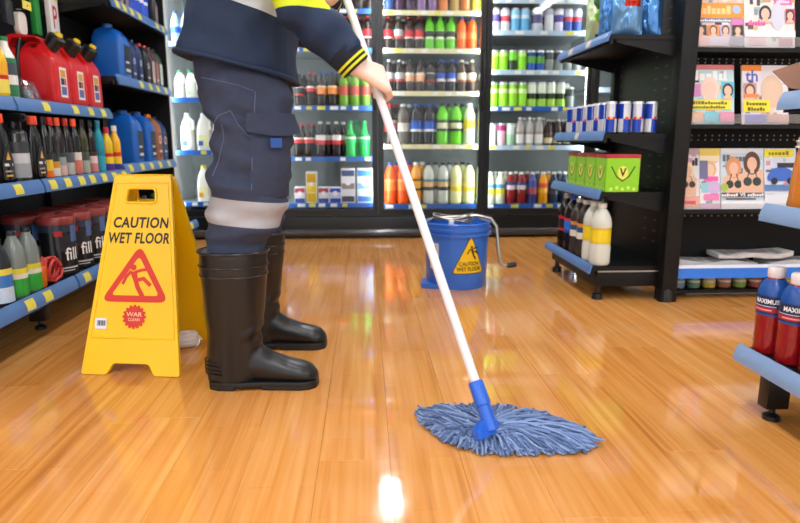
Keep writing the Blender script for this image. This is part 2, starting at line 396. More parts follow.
def can_maker(r, h, cols, top='#c9ccd0'):
    def mk():
        b = MB(); mats = []; z = .05 * h; tot = sum(f for f, _ in cols)
        b.lathe([(.02 * r, 0), (.8 * r, 0), (r, .05 * h)], 16, m=0, cap=False); mats.append(mat('can_aluminium', top, .3, metal=.8))
        for f, c in cols:
            zz = z + .86 * h * f / tot; mats.append(P(c, .25)); b.lathe([(r, z), (r, zz)], 16, m=len(mats) - 1, cap=False); z = zz
        body = b.mesh('body', mats)
        l = MB().lathe([(r, .91 * h), (.86 * r, .985 * h), (.86 * r, h), (.8 * r, h), (.78 * r, .985 * h), (.02 * r, .985 * h)], 16, cap=False)
        return [('body', body, []), ('lid', l.mesh('lid', MATS['can_aluminium']), [])]
    return mk
def milk_maker(r, h, cap, label):
    def mk():
        b = MB(); rs = []
        for a, z in [(.6, 0), (.98, .0), (1, .02), (1, .52), (.93, .64), (.66, .80), (.42, .88), (.36, .93)]:
            rs.append([(x * r * a, y * r * a, z * h) for x, y in roundpoly([(-1, -1), (1, -1), (1, 1), (-1, 1)], .55, 3)])
        b.rings(rs)
        hnd = MB().tube([(r * .35, -r * .62, h * .86), (r * .95, -r * .7, h * .78), (r * 1.0, -r * .8, h * .55)], r * .2, 8)
        b.v += []; b.mesh
        c = MB().lathe([(.42 * r, .92 * h), (.44 * r, .93 * h), (.42 * r, h), (.3 * r, h)], 14)
        out = [('body', b.mesh('body', mat('milk_plastic', '#f3f2ea', .35, sss=.0)), []), ('handle', hnd.mesh('handle', MATS['milk_plastic']), []), ('cap', c.mesh('cap', P(cap)), [])]
        if label:
            l = Print(); k = .72 * r
            l.rect(-k, k, .12 * h, .42 * h, label[0]); l.rect(-k, 0, .14 * h, .26 * h, label[1])
            l.mb.v = [(u, -r - .0006 - d, v) for u, v, d in l.mb.v]
            out.append(('label', l.mb.mesh('label', [INK(c_) for c_ in l.cols]), []))
        return out
    return mk

# ------------------------------------------------------------------ left shelving: goods
def on_left(px, py, X, z):
    p = atX(px, py, X); return (X, p.y, z)
eb = bpy.data.objects['shelving_bay.002']
part('end_panel', MB().box(LB, -1.275, 4.25, 4.262, .05, 1.95), BLACK, eb)
# red fuel cans, facing the aisle (+X)
JUG = mat('red_polyethylene', '#d4161c', .32, nz=.06, nscale=30, bump=.05)
def jug_maker():
    w = .146
    prof = roundpoly([(0, 0), (-.225, 0), (-.235, .20), (-.225, .255), (-.185, .285), (-.085, .278), (-.055, .262), (0, .175)], .02, 3)
    hole = roundpoly([(-.205, .222), (-.18, .262), (-.09, .258), (-.06, .226)], .008, 2)
    me = plate(prof, [hole], w - .03); b = MB().mesh_in(me, lambda q: (q.x, q.z, q.y))
    # rounded cheeks
    for sgn in (-1, 1):
        inner = [(x * .94 - .006, z * .94 + .007) for x, z in prof]
        lower = [p for p in prof if p[1] < .24] 
        rs = [[(x, sgn * (w / 2 - .015), min(z, .216)) for x, z in prof], [(x * .96 - .004, sgn * (w / 2 - .003), min(z * .96 + .004, .208)) for x, z in prof], [(x * .9 - .01, sgn * w / 2, min(z * .9 + .01, .196)) for x, z in prof]]
        b.rings(rs, smooth=True)
    b.xf(lambda q: Vector((q.x, q.y * (.42 if q.z > .228 and q.x < -.07 else 1), q.z)))
    body = b.mesh('body', JUG)
    # recessed side panel ridge
    rids = []
    for sgn in (-1, 1):
        rids.append(MB()); rids[-1].prism(roundpoly([(-.19, .03), (-.03, .03), (-.03, .14), (-.09, .205), (-.19, .205)], .012, 2), 'y', sgn * (w / 2 - .004), sgn * (w / 2 + .0025))
    neck = MB().lathe([(.030, 0), (.030, .03), (.034, .03), (.034, .054), (.026, .06)], 18)
    tip = MB().lathe([(.014, .055), (.016, .068), (.011, .074)], 12)
    M_ = Matrix.Translation((-.04, 0, .232)) @ Matrix.Rotation(R(38), 4, 'Y')
    neck.xf(lambda q: M_ @ q); tip.xf(lambda q: M_ @ q)
    sp = MB().tube([(-.14, -w / 2 - .001, .01), (-.142, -w / 2 - .002, .10), (-.135, -w / 2 + .0, .19), (-.13, -w / 2 + .02, .262)], [.013, .0125, .010, .008], 10)
    lab = Print(); lab.rect(-.03, .03, .035, .155, '#eceae4'); lab.rect(-.022, .022, .115, .145, '#d8a23a'); lab.rect(-.022, .006, .085, .112, '#2a2a2e'); lab.rect(-.022, .022, .045, .078, '#5b64a8'); lab.rect(.008, .022, .085, .112, '#c2352e')
    lab.mb.v = [(.001 + d, u, v) for u, v, d in lab.mb.v]
    return [('body', body, [('side_panel', q.mesh('side_panel', JUG, .002, 2)) for q in rids]), ('cap', neck.mesh('cap', BLACKP), [('cap_tip', tip.mesh('cap_tip', P('#f0d020')))]),
            ('spout', sp.mesh('spout', BLACKP), []), ('label', lab.mb.mesh('label', [INK(c) for c in lab.cols]), [])]
for k, w in enumerate(['nearest', 'middle', 'farthest']):
    place('jug', jug_maker, 'fuel_can', f'{w} of the three red plastic fuel cans with black caps', 'fuel can', (-1.325, 2.912 + .172 * k, .872), 0, 'red fuel cans', 1.06)

zA, zB, zC = .872, .567, .192
# goods before the cans on the same shelf
place('yel', bottle_maker('slim', .032, .23, '#f0c020', '#f05a20', [(1, '#f4e060'), (.3, '#c02020'), (1, '#f0b020')], (.1, .6)), 'cleaner_bottle', 'yellow bottle with orange cap at left edge beside the fuel cans', 'bottle', on_left(0, 90, -1.36, zA))
place('whg', bottle_maker('slim', .034, .235, '#e8eae4', '#1c7a44', [(.5, '#2f7a50'), (.4, '#e8eae4'), (.5, '#46505a'), (.2, '#2f7a50')], (.06, .66)), 'cleaner_bottle', 'white bottle with green cap and striped label left of fuel cans', 'bottle', on_left(9, 90, -1.36, zA))
def clam_maker():
    b = MB().prism(roundpoly([(-.02, 0), (.05, 0), (.02, .09), (-.015, .1)], .01, 2), 'y', -.045, .045)
    i = MB().ball((.012, 0, .035), .018, .03, .028)
    return [('shell', b.mesh('shell', ACRYL, .003), []), ('insert', i.mesh('insert', P('#8a8f94')), [])]
place('clam', clam_maker, 'blister_pack', 'clear plastic blister pack leaning beside the first red fuel can', 'pack', on_left(24, 92, -1.37, zA))
# hanging goods above the cans
def peg(label, name, px, py, X, w, h, col, rnd, tagc=None, txt=None):
    p = atX(px, py, X)
    t = thing(name, label, 'sign' if txt else 'pack', (X, p.y, p.z))
    b = MB().prism(roundpoly([(-w / 2, -h), (w / 2, -h), (w / 2, 0), (-w / 2, 0)], rnd, 4), 'x', -.012, .012)
    b.v = [(x, y, z) for x, y, z in b.v]; obj('board' if txt else 'pouch', b.mesh('card', P(col, .4), .003), t)
    hk = MB().tube([(LB - X + .0015, 0, .012), (.03, 0, .012), (.04, 0, .03)], .003, 6); obj('hook', hk.mesh('hook', CHROME), t)
    if tagc:
        tg = MB().box(.035, .037, -.035, .035, .01, .045); obj('price_tag', tg.mesh('price_tag', TAGY), t)
    if txt:
        pr = Print(); pr.rect(-w / 2, w / 2, -.045, -.002, '#f0dc20'); pr.text(txt, 0, -h * .55, .15, '#c02a2a', .012, sx=.62)
        pr.build('print', t, lambda u, v, d: (.0125 + d, u, v))
    return t
peg('white rounded hanging pack above the nearest red fuel can', 'hanging_pack', 19, 12, -1.5, .07, .095, '#e6e0d4', .03, True)
peg('bright green hanging pack above the nearest red fuel can', 'hanging_pack', 33, -8, -1.52, .05, .19, '#1f8a34', .01, False)
peg('dark hanging pack at the left edge above the shelf', 'hanging_pack', 6, 0, -1.5, .055, .10, '#23252b', .01, True)
peg('white sign with a red letter P behind the fuel cans', 'parking_sign', 49.5, -10, -1.52, .085, .24, '#eceae8', .004, False, 'P')

# middle shelf: car care bottles
def flask_maker(col, cap, lab, acc):
    def mk():
        b = MB(); rs = []
        for a, z in [(.8, 0), (1, .01), (1, .10), (.96, .155), (.72, .205), (.42, .235), (.40, .25)]:
            rs.append([(x * .028 * min(1, a + .1), y * .052 * a, z) for x, y in circle(0, 0, 1, 20)])
        b.rings(rs)
        c = MB().lathe([(.021, .248), (.0215, .25), (.02, .283), (.016, .285)], 16)
        l = Print(); l.poly(roundpoly([(-.036, .02), (.036, .02), (.036, .09), (.012, .155), (-.012, .155), (-.036, .09)], .01, 2), lab)
        l.poly([(-.014, .1), (.014, .1), (.0, .135)], acc); l.rect(-.026, .026, .075, .086, '#e8e8e8'); l.rect(-.026, .026, .05, .058, '#9a9a9a'); l.rect(-.022, .018, .032, .04, acc)
        l.mb.v = [(.0285 * (1 - (u / .075) ** 2) ** .5 + .0012 + d, u, v) for u, v, d in l.mb.v]
        return [('body', b.mesh('body', P(col, .2)), []), ('cap', c.mesh('cap', P(cap)), []), ('label', l.mb.mesh('label', [INK(c_) for c_ in l.cols]), [])]
    return mk
def slim_maker(col, cap, bands, r=.024, h=.248):
    return bottle_maker('slim', r, h, col, cap, bands, (.04, .42), .15, .5, .13)
def trig_maker(col, trig, bands):
    def mk():
        b = MB().lathe([(a * .042, z * .25) for a, z in SHAPES['spray']], 18); l = band(.0418, .02, .15, bands, 18)
        t = MB().lathe([(.016, .195), (.016, .22), (.012, .225)], 12); t.box(-.018, .045, -.011, .011, .222, .252); t.box(.022, .03, -.006, .006, .185, .225); t.box(.045, .056, -.007, .007, .23, .246)
        return [('body', b.mesh('body', P(col, .2)), []), ('label', l, []), ('trigger', t.mesh('trigger', P(trig), .002), [])]
    return mk
rowB = [(3, 'black', flask_maker('#15161a', '#f0502a', '#1f2023', '#e8a83a'), 'black car-polish bottle with orange cap, leftmost on the middle shelf', 'polish_bottle', -1.29),
        (18.5, 'trigger', trig_maker('#1b1c20', '#101114', [(.5, '#9aa0a6'), (.35, '#c9ccd0'), (.4, '#3a3c42')]), 'black trigger spray bottle with silver label between two orange-capped bottles', 'spray_bottle', -1.29),
        (37, 'black2', flask_maker('#15161a', '#f0502a', '#1f2023', '#e8a83a'), 'black car-polish bottle with orange cap right of the trigger spray', 'polish_bottle', -1.29),
        (47, 's1', slim_maker('#17181a', '#141416', [(.3, '#f07020'), (.5, '#e8c030'), (.3, '#202020')]), 'slim black additive bottle with yellow and orange label', 'additive_bottle', -1.285),
        (54, 's2', slim_maker('#1c1416', '#c8281e', [(.4, '#d8d4c8'), (.3, '#d09030'), (.4, '#303438')]), 'slim dark additive bottle with red cap and cream label', 'additive_bottle', -1.285),
        (61, 's3', slim_maker('#2a2024', '#f4582c', [(.5, '#d8b0a8'), (.4, '#8fa0a0'), (.2, '#203030')]), 'slim additive bottle with bright orange cap and pink label', 'additive_bottle', -1.285),
        (69, 's4', slim_maker('#241a1c', '#b02a20', [(.6, '#b8b8b0'), (.5, '#505860')]), 'slim dark additive bottle with dull red cap and grey label', 'additive_bottle', -1.285),
        (77, 's5', slim_maker('#1c2022', '#f4582c', [(.7, '#d87868'), (.4, '#e0d8d0')]), 'slim additive bottle with orange cap and salmon label', 'additive_bottle', -1.285),
        (85, 's6', slim_maker('#3a3a1c', '#101010', [(.6, '#a8b0a0'), (.4, '#485048')]), 'slim olive additive bottle with black cap and pale label', 'additive_bottle', -1.285),
        (93, 's7', slim_maker('#181416', '#101012', [(.6, '#d88080'), (.5, '#e8d0d0'), (.3, '#40282c')]), 'slim black additive bottle with black cap and pink label', 'additive_bottle', -1.285),
        (101, 's8', slim_maker('#1f98b0', '#1b7f96', [(1, '#2aa4bc'), (.3, '#1b7f96')], .024, .25), 'slim teal tube standing among the dark additive bottles', 'tube', -1.285),
        (109, 's9', slim_maker('#e8c020', '#d83040', [(.4, '#5030a0'), (.4, '#f0d020'), (.2, '#d02020')], .027, .22), 'yellow spray can with red top beside the teal tube', 'spray_can', -1.285),
        (117, 's10', slim_maker('#f0b818', '#e8e4d8', [(.4, '#3a3a90'), (.5, '#f0c818'), (.3, '#d83020')], .027, .23), 'yellow spray can with pale top at end of middle shelf', 'spray_can', -1.285)]
for px, key, mk, lab, nm, X in rowB:
    place('B' + key, mk, nm, lab, 'tube' if nm == 'tube' else ('can' if 'can' in nm else 'bottle'), on_left(px, 170, X, zB), R(random.uniform(-12, 12)), None, .87 if nm == 'polish_bottle' else 1)

# bottom shelf: drinks, cables, tins
def tin_maker():
    r, h = .067, .235
    b = MB().lathe([(r, 0), (r * 1.02, .004), (r, .01), (r, h - .03)], 24, m=0)
    b.lathe([(r * 1.003, h - .06), (r * 1.003, h - .03)], 24, m=1, cap=False)
    lid = MB().lathe([(r * 1.03, h - .03), (r * 1.04, h - .024), (r * 1.04, h - .004), (r * .98, h), (r * .9, h - .006), (.002, h - .006)], 24)
    pr = Print(); pr.rect(-.035, .03, .10, .165, '#20242c'); pr.rect(.012, .05, .135, .2, '#4a6a9a'); pr.text('fill', .012, .085, .07, '#f0f0f0', .012, rot=0, sx=.85)
    pr.rect(-.05, -.02, .16, .18, '#b8202a'); pr.rect(-.045, .04, .03, .036, '#c8c8c8'); pr.rect(-.045, .02, .02, .024, '#c8c8c8')
    slice_u(pr.mb, .01); pr.mb.v = [curve_on(r + .0008, 0, R(-38))(u, v, d) for u, v, d in pr.mb.v]
    return [('body', b.mesh('body', [P('#16171b', .22), P('#2a3448', .3)]), []), ('lid', lid.mesh('lid', P('#8a3430', .35)), []), ('label', pr.mb.mesh('label', [INK(c) for c in pr.cols]), [])]
for k in range(6):
    place('tin', tin_maker, 'filler_tin', f'{ORD[k]} black filler tin from the left, front row of the bottom shelf', 'tin', (-1.235, 2.53 + .148 * k, zC), R(-4 * k + 6), 'black filler tins')
    place('tin', tin_maker, 'filler_tin', f'{ORD[k]} black filler tin from the left, rear row of the bottom shelf', 'tin', (-1.385, 2.56 + .148 * k, zC), R(-5), 'black filler tins')
place('grn', bottle_maker('round', .036, .23, '#7f8a86', '#2a2c30', [(.9, '#2fa83a'), (.25, '#e8e0d0'), (.3, '#e8d838')], (.04, .45), .1), 'cleaner_bottle', 'clear bottle with green label left of its twin on bottom shelf', 'bottle', on_left(17, 285, -1.20, zC))
place('grn', bottle_maker('round', .036, .23, '#7f8a86', '#2a2c30'), 'cleaner_bottle', 'clear bottle with green label beside the red jump cables', 'bottle', on_left(31, 280, -1.20, zC))
place('blu', bottle_maker('round', .038, .22, '#2a3038', '#20242a', [(.5, '#c8d8ea'), (.4, '#3c78c0'), (.2, '#e8d848')], (.04, .55), .15), 'cleaner_bottle', 'dark bottle with blue and white label at left edge of bottom shelf', 'bottle', on_left(1, 292, -1.20, zC))
cb = thing('jump_cable_pack', 'coiled red and orange cable pack before the first black tin', 'cable', on_left(50, 275, -1.19, zC))
co = MB()
for k in range(5):
    co.tube([(.012 * math.sin(k * 2.1) + .012 * math.cos(t * .35 + k), .058 * math.cos(t * 2 * math.pi / 16) * (1 - .07 * k), .054 + .045 * math.sin(t * 2 * math.pi / 16) * (1 - .05 * k) + .004 * math.sin(3 * t + k)) for t in range(17)], .0062, 8, m=0)
obj('coil', co.mesh('coil', P('#c83c36', .35)), cb)
cl = MB().prism(roundpoly([(-.085, .0), (-.05, 0), (-.045, .075), (-.08, .08)], .01, 2), 'x', -.012, .014); cl.v = [(x, y, z) for x, y, z in cl.v]
obj('clamp', cl.mesh('clamp', P('#f07818', .35), .003), cb)
# bags on the bottom shelf of the far bay, seen through the sign handle
def bag_maker(col):
    def mk():
        b = MB().ball((0, 0, .085), .07, .085, .085, 20, 12)
        b.xf(lambda q: q + q.normalized() * .014 * noise.noise(q * 28)); b.xf(lambda q: Vector((q.x, q.y, max(q.z, 0))))
        n = MB().tube([(0, 0, .16), (.004, 0, .18), (-.01, .01, .205)], [.018, .01, .026], 10)
        return [('sack', b.mesh('sack', P(col, .3)), []), ('tie', n.mesh('tie', P(col, .3)), [])]
    return mk
for k, (c, n, Y_) in enumerate([('#1f66c8', 'blue', 3.46), ('#2a2c34', 'black', 3.66), ('#2f7a44', 'green', 3.86)]):
    place('bag' + n, bag_maker(c), 'rag_bag', f'{n} tied plastic bag on the bottom shelf behind the yellow sign', 'bag', (-1.28, Y_, zC))

# far bay: motor oil
def oil_maker(r, w, h, col, cap, lab, disc=None, bars=()):
    def mk():
        b = MB(); rs = []
        for a, z, sh in [(.9, 0, 0), (1, .015, 0), (1, .62, 0), (.94, .76, -.04), (.7, .88, -.12), (.4, .93, -.16)]:
            rs.append([(x * r * a + sh * r, y * w * a, z * h) for x, y in roundpoly([(-1, -1), (1, -1), (1, 1), (-1, 1)], .4, 3)])
        b.rings(rs)
        c = MB().lathe([(.34 * min(r, w * 1.6), .92 * h), (.34 * min(r, w * 1.6), .99 * h), (.28 * min(r, w * 1.6), h)], 14, (-.14 * r, 0, 0))
        l = Print(); l.rect(-.75 * w, .75 * w, .1 * h, .62 * h, lab)
        if disc: l.disc(0, .47 * h, .5 * w, '#f0f0f0'); l.disc(0, .47 * h, .36 * w, disc)
        for q, (v, c_) in enumerate(bars): l.rect(-.55 * w, (.5 - .2 * q) * w, v * h, (v + .05 - .012 * q) * h, c_)
        l.mb.v = [(r + .0008 + d, u, v) for u, v, d in l.mb.v]
        # same print on the side seen from the aisle's near end
        return [('body', b.mesh('body', P(col, .3)), []), ('cap', c.mesh('cap', P(cap)), []), ('label', l.mb.mesh('label', [INK(c_) for c_ in l.cols]), [])]
    return mk
def oil(px, z, X, r, w, h, col, cap, lab, disc, bars, label, nm='oil_bottle'):
    place(label, oil_maker(r, w, h, col, cap, lab, disc, bars), nm, label, 'bottle', (X, min(atX(px, 120, X).y, 4.2 - w), z))
z1, z2, z3 = .592, 1.047, 1.422
BIG = ('#1766c4', '#1356a8', '#1a2530', None, [(.15, '#d0d4d8'), (.3, '#d0d4d8')])
oil(124, z1, -1.37, .085, .055, .30, *BIG, 'large blue oil jug, nearer of two on the lower oil shelf', 'oil_jug')
oil(138, z1, -1.37, .085, .055, .30, *BIG, 'large blue oil jug, farther of two on the lower oil shelf', 'oil_jug')
oil(149, z1, -1.345, .06, .05, .29, '#a8623a', '#e07828', '#7a4a34', '#c03030', [(.2, '#d8c8b8')], 'copper-brown oil bottle with round white badge on lower oil shelf')
oil(158.5, z1, -1.345, .06, .05, .28, '#20427e', '#1a3260', '#16305e', '#b03040', [(.2, '#a8c0e0'), (.12, '#5a8ac8')], 'navy oil bottle with round white badge at lower shelf end')
oil(117, z2, -1.37, .085, .06, .29, *BIG, 'large blue oil jug alone at the start of upper oil shelf', 'oil_jug')
for px, col, cap, lab, disc, lb in [(131, '#23386e', '#1a2850', '#20325e', '#7a90c8', 'first navy oil bottle beside the large blue jug on upper shelf'),
        (137.5, '#23386e', '#1a2850', '#20325e', '#7a90c8', 'second navy oil bottle from the large blue jug on upper shelf'),
        (145, '#1d2226', '#c03a2a', '#26323a', '#2a9a98', 'black oil bottle with teal badge on upper oil shelf'),
        (150, '#4a2a2a', '#c83a28', '#c8b8b0', None, 'maroon oil bottle with red cap on upper oil shelf'),
        (153.8, '#5a3434', '#30282c', '#a87070', None, 'dull red oil bottle with dark cap on upper oil shelf'),
        (161, '#27523f', '#1c1e20', '#c8d8d0', None, 'dark green oil bottle at the end of upper oil shelf')]:
    oil(px, z2, -1.33, .045, .034, .24, col, cap, lab, disc, [(.16, '#c8ccd0')], lb)
for k, px in enumerate((136, 141, 146, 151)):
    place('bcan', can_maker(.034, .17, [(.3, '#e8eef8'), (1, '#1c4fd0'), (.25, '#e8eef8'), (.4, '#1c4fd0')]), 'spray_can', f'{ORD[k]} bright blue can from the left on the topmost oil shelf', 'can', (-1.35, 3.875 + .072 * k, z3), 0, 'blue cans')
for k, (px, c) in enumerate([(118, '#2a2026'), (124, '#5a3a44'), (129, '#3a3440'), (162, '#2c3230')]):
    oil(px, z3, -1.33, .04, .032, .2, c, '#202020', '#8a7a80', None, [], f'{["first", "second", "third", "last"][k]} small dark oil bottle from the left on topmost oil shelf')
for k, (z, y) in enumerate(((z1, 4.13), (z2, 4.13))):
    b = thing('cardboard_carton', f'plain tan cardboard carton at back of the {["lower", "upper"][k]} oil shelf', 'box', (-1.55, y, z))
    obj('carton_body', MB().box(-.07, .07, -.1, .1, 0, .3).mesh('carton_body', mat('cardboard', '#c09a70', .8, nz=.1), .003), b)
    obj('tape', MB().box(-.071, .071, -.02, .02, .299, .301).mesh('tape', P('#b08a58', .3)), b)

# ------------------------------------------------------------------ drinks fridge along the back
FY = 4.66; MX = [-1.45, -.659, .095, .886, 1.692, 2.48]; FZ0, FZ1 = .20, 1.89; FB = 5.36
fr = thing('drinks_fridge', 'black-framed glass-door drinks fridge along the back of the shop', 'fridge', ((MX[0] + MX[-1]) / 2, FY, 0))
INTER = mat('fridge_interior', '#7c8282', .5, nz=.03)
part('back_liner', MB().box(MX[0], MX[-1], FB, FB + .05, .06, FZ1 + .13), INTER, fr)
part('roof', MB().box(MX[0], MX[-1], FY, FB + .05, FZ1 + .04, FZ1 + .13), BLACK, fr)
part('ceiling_liner', MB().box(MX[0], MX[-1], FY + .06, FB, FZ1 + .015, FZ1 + .038), INTER, fr)
part('plinth', MB().box(MX[0], MX[-1], FY - .02, FB, .0, .16), mat('fridge_black', '#141516', .3), fr, .006)
part('bumper', MB().tube([(MX[0], FY - .03, .045), (MX[-1], FY - .03, .045)], .028, 12), mat('grey_bumper', '#3a3c40', .18, coat=.5), fr)
part('floor_liner', MB().box(MX[0], MX[-1], FY + .02, FB, .16, .2), INTER, fr)
part('end_panel', MB().box(MX[0] - .06, MX[0] + .0, FY, FB, 0, FZ1 + .13), WHITE, fr)
part('end_panel', MB().box(MX[-1], MX[-1] + .06, FY, FB, 0, FZ1 + .13), BLACK, fr)
for x in MX[1:-1]: part('partition_post', MB().box(x - .012, x + .012, FY + .05, FY + .09, .2, FZ1 + .014), INTER, fr)
for k in range(5):
    a, b = MX[k], MX[k + 1]; d = None
    w = .042
    fm = WHITE if k == 0 else mat('door_frame_black', '#191a1c', .3)
    mb = MB()
    mb.box(b - w, b - .003, FY, FY + .045, .17, FZ1 + .038, 1).box(a + .003, a + w + (.02 if k == 0 else 0), FY, FY + .045, .17, FZ1 + .038)
    mb.box(a + w, b - w, FY, FY + .045, .17, .215, 1).box(a + w, b - w, FY, FY + .045, FZ1, FZ1 + .038, 1)
    d = part('door', mb, [fm, MATS.get('door_frame_black') or mat('door_frame_black', '#191a1c', .3)], fr)
    part('pane', MB().box(a + w, b - w, FY + .018, FY + .024, .215, FZ1), PANE, d)
    part('handle', MB().tube([(b - .02, FY, .95), (b - .02, FY - .04, .97), (b - .02, FY - .04, 1.35), (b - .02, FY, 1.37)], .009, 8), mat('door_frame_black', '#191a1c', .3), d)
    for x in ((a + .03), (b - .03)):
        part('light_strip', MB().box(x - .008, x + .008, FY + .05, FY + .062, .25, FZ1), STRIP, d)
DOORS = {'A': [1.406, 1.015, .636, .253], 'B': [1.642, 1.373, .961, .587, .239], 'C': [1.635, 1.371, 1.067, .678, .227], 'D': [1.726, 1.504, 1.223, .958, .671, .226], 'E': [1.5, 1.1, .67, .226]}
SH = mat('fridge_shelf', '#9aa0a4', .4); RW = mat('pale_price_rail', '#b9cfe6', .3, nz=.08, nscale=30); RY = mat('cream_price_rail', '#e6deb0', .35, nz=.15, nscale=15)
DX = {}
for k, dn in enumerate('ABCDE'):
    a, b = MX[k] + .03, MX[k + 1] - .03; DX[dn] = (a, b)
    for j, z in enumerate(DOORS[dn]):
        s = part('shelf', MB().box(a, b, FY + .1, FB - .02, z, z + .012), SH, fr)
        rm = RAILD if (j == len(DOORS[dn]) - 1 or dn in 'AB' or (dn == 'D' and j == 3)) else (RY if dn == 'C' else RW)
        part('price_rail', MB().box(a, b, FY + .092, FY + .1, z - .018, z + .017), rm, s)
        n = 8
        for q in range(n):
            if random.random() < .35: continue
            x = a + (b - a) * (q + .2) / n + random.uniform(-.01, .01)
            part('price_tag', MB().box(x, x + random.choice((.04, .05, .06)), FY + .0905, FY + .092, z - .013, z + .012), random.choice((TAGW, TAGW, TAGY)), s)

# ------------------------------------------------------------------ drinks in the fridge
LONG = {}
def kind(key, desc, name, cat, maker): LONG[key] = (desc, name, cat, maker)
def soda(key, desc, body, cap, label, r=.034, h=.235, shape='pet', lz=(.33, .60)):
    kind(key, desc, 'soda_bottle', 'bottle', bottle_maker(shape, r * 1.05, h, body, cap, label, lz))
def can(key, desc, cols, r=.033, h=.168): kind(key, desc, 'drink_can', 'can', can_maker(r * 1.05, h, cols))
COLA = '#25120e'
soda('cola', 'small cola bottle with red label', COLA, '#c01818', [(.3, '#f0d8d0'), (1, '#d0242a'), (.3, '#a81c20')])
soda('cola_s', 'small dark cola bottle with silver label', '#2c211e', '#d8d8d8', [(.4, '#c84848'), (1, '#c9c9c9')])
soda('cola_k', 'small dark cola bottle with black label', '#241814', '#181818', [(.3, '#c02828'), (1, '#2a2a2a'), (.2, '#c8b0a0')])
soda('lime', 'small lime green soda bottle with black label', '#66cc22', '#3aa81c', [(.3, '#e0e8c0'), (.8, '#1c2a14'), (.2, '#8ada30')])
soda('orange', 'small orange soda bottle', '#ff6414', '#3a55b0', [(1, '#ff8a3c'), (.4, '#ff5a10')])
soda('root', 'small dark soda bottle with cream label', '#4a382e', '#e8e0d0', [(.3, '#b0683c'), (1, '#e6d8c0')])
soda('bluec', 'small dark soda bottle with blue label and cap', '#241a1c', '#2858c0', [(.5, '#e0d0d0'), (1, '#2454b8')])
soda('peach', 'small dark soda bottle with peach label', '#3a2420', '#202020', [(1, '#f0b088'), (.4, '#f8e8d8')])
soda('cola_l', 'large cola bottle with red label', COLA, '#c01818', [(1, '#c83038'), (.3, '#e8c8c0')], .043, .305)
soda('clear_l', 'large clear soda bottle with pale label', '#6a625c', '#d8d8d0', [(1, '#d8d4c8'), (.3, '#60483c')], .043, .305)
soda('pepsi_l', 'large dark cola bottle with blue label', '#1c1418', '#1c50b8', [(.35, '#e8e8f0'), (1, '#1858c8'), (.3, '#123a90')], .043, .305)
soda('lime_l', 'large lime green soda bottle', '#6cd020', '#2c2018', [(.3, '#203014'), (.6, '#d8d8b0'), (.3, '#203014')], .043, .31)
soda('lemon_l', 'large pale lemon soda bottle with yellow label', '#dfe3c4', '#f0f0e8', [(.3, '#f4f0c8'), (1, '#f0d838')], .043, .31)
soda('orange_l', 'large orange soda bottle with blue cap', '#ff5a10', '#3050a8', [(1, '#ff7a30'), (.3, '#ffa060')], .043, .32)
soda('pass_l', 'large orange juice soda bottle with white cap', '#f0a030', '#f0f0ea', [(.3, '#302418'), (1, '#f4b840'), (.2, '#302418')], .043, .32)
soda('soda_l', 'large clear soda bottle with dark label', '#c4c8bc', '#303438', [(.4, '#303438'), (.5, '#d8b070'), (.3, '#5080a0')], .043, .32)
soda('ylw_l', 'large cloudy soda bottle with yellow lower half', '#e6e6a8', '#2c2c2c', [(1, '#f0d820'), (.3, '#f0e890')], .043, .32, 'pet', (.12, .5))
soda('gcola', 'glass cola bottle with red label', '#22110d', '#b81c1c', [(1, '#d43038'), (.4, '#f0e0d8')], .031, .25, 'glass', (.42, .58))
soda('gor', 'dark bottle with orange label', '#22110d', '#1c50a0', [(1, '#f08a3c'), (.3, '#e8d0b0')], .033, .25, 'glass', (.36, .6))
soda('ggrn', 'olive green soda bottle with red label', '#6a9a28', '#2c7a20', [(1, '#c04a40')], .034, .25, 'pet')
soda('sprite', 'bright green lemonade bottle', '#19b850', '#1aa048', [(.7, '#18c058'), (.4, '#d0f0d8'), (.4, '#128a40')], .040, .27, 'glass', (.4, .62))
soda('colaB', 'cola bottle with pale and red label', COLA, '#d8d8d8', [(.5, '#d83840'), (.6, '#e8e4e0')], .036, .265, 'glass', (.36, .62))
for c, n in (('#3a58a0', 'blue'), ('#4a3050', 'plum'), ('#8a6a9a', 'mauve'), ('#e0824a', 'amber'), ('#b89a58', 'tan'), ('#b8b838', 'olive')):
    soda('tall_' + n, f'{n} sports drink bottle', c, '#e8e8e8', [(1, c), (.4, '#d8d8d0')], .034, .24)
can('c_pur', 'white and purple can', [(.6, '#d8d0e8'), (.5, '#5a4a9a'), (.3, '#e8e4f0')])
can('c_red', 'white and red can', [(.6, '#e8e4e8'), (.4, '#d03848'), (.4, '#e8e8f0')])
can('c_lb', 'pale blue can', [(1, '#6ab8e8'), (.3, '#d8ecf8'), (.4, '#8ccaf0')])
can('c_sil', 'wide silver and plum can', [(.5, '#c8ccd8'), (.6, '#5a5080'), (.3, '#d0d0da')], .04)
can('c_wht', 'plain white can', [(1, '#e4e6ea'), (.3, '#b8c0d0')])
can('c_bl', 'blue can with red band', [(.6, '#3a58b0'), (.3, '#d84858'), (.4, '#c8d0e8')])
can('g', 'bright green can', [(1, '#8fe02a'), (.3, '#c8f080')], .033, .15)
can('gk', 'black and green can', [(.6, '#1f3a1c'), (.5, '#78d028')], .033, .15)
can('bg', 'blue and green can', [(.5, '#2a5ab0'), (.5, '#5aa040'), (.3, '#284880')], .033, .15)
can('gr', 'grey can', [(.6, '#8a908a'), (.4, '#4a504c')], .033, .15)
can('G', 'tall lime green can', [(.9, '#9ae030'), (.3, '#d8f0a0'), (.3, '#88c830')], .034, .185)
can('GW', 'tall white and green can', [(.5, '#a8d850'), (.4, '#2a3a20'), (.6, '#e4ecd8')], .034, .185)
can('m1', 'mint white can', [(1, '#d0e8d8'), (.4, '#e8f0ec')], .03, .17)
can('m2', 'pink can', [(1, '#e8b8c8'), (.4, '#c03878')], .03, .17)
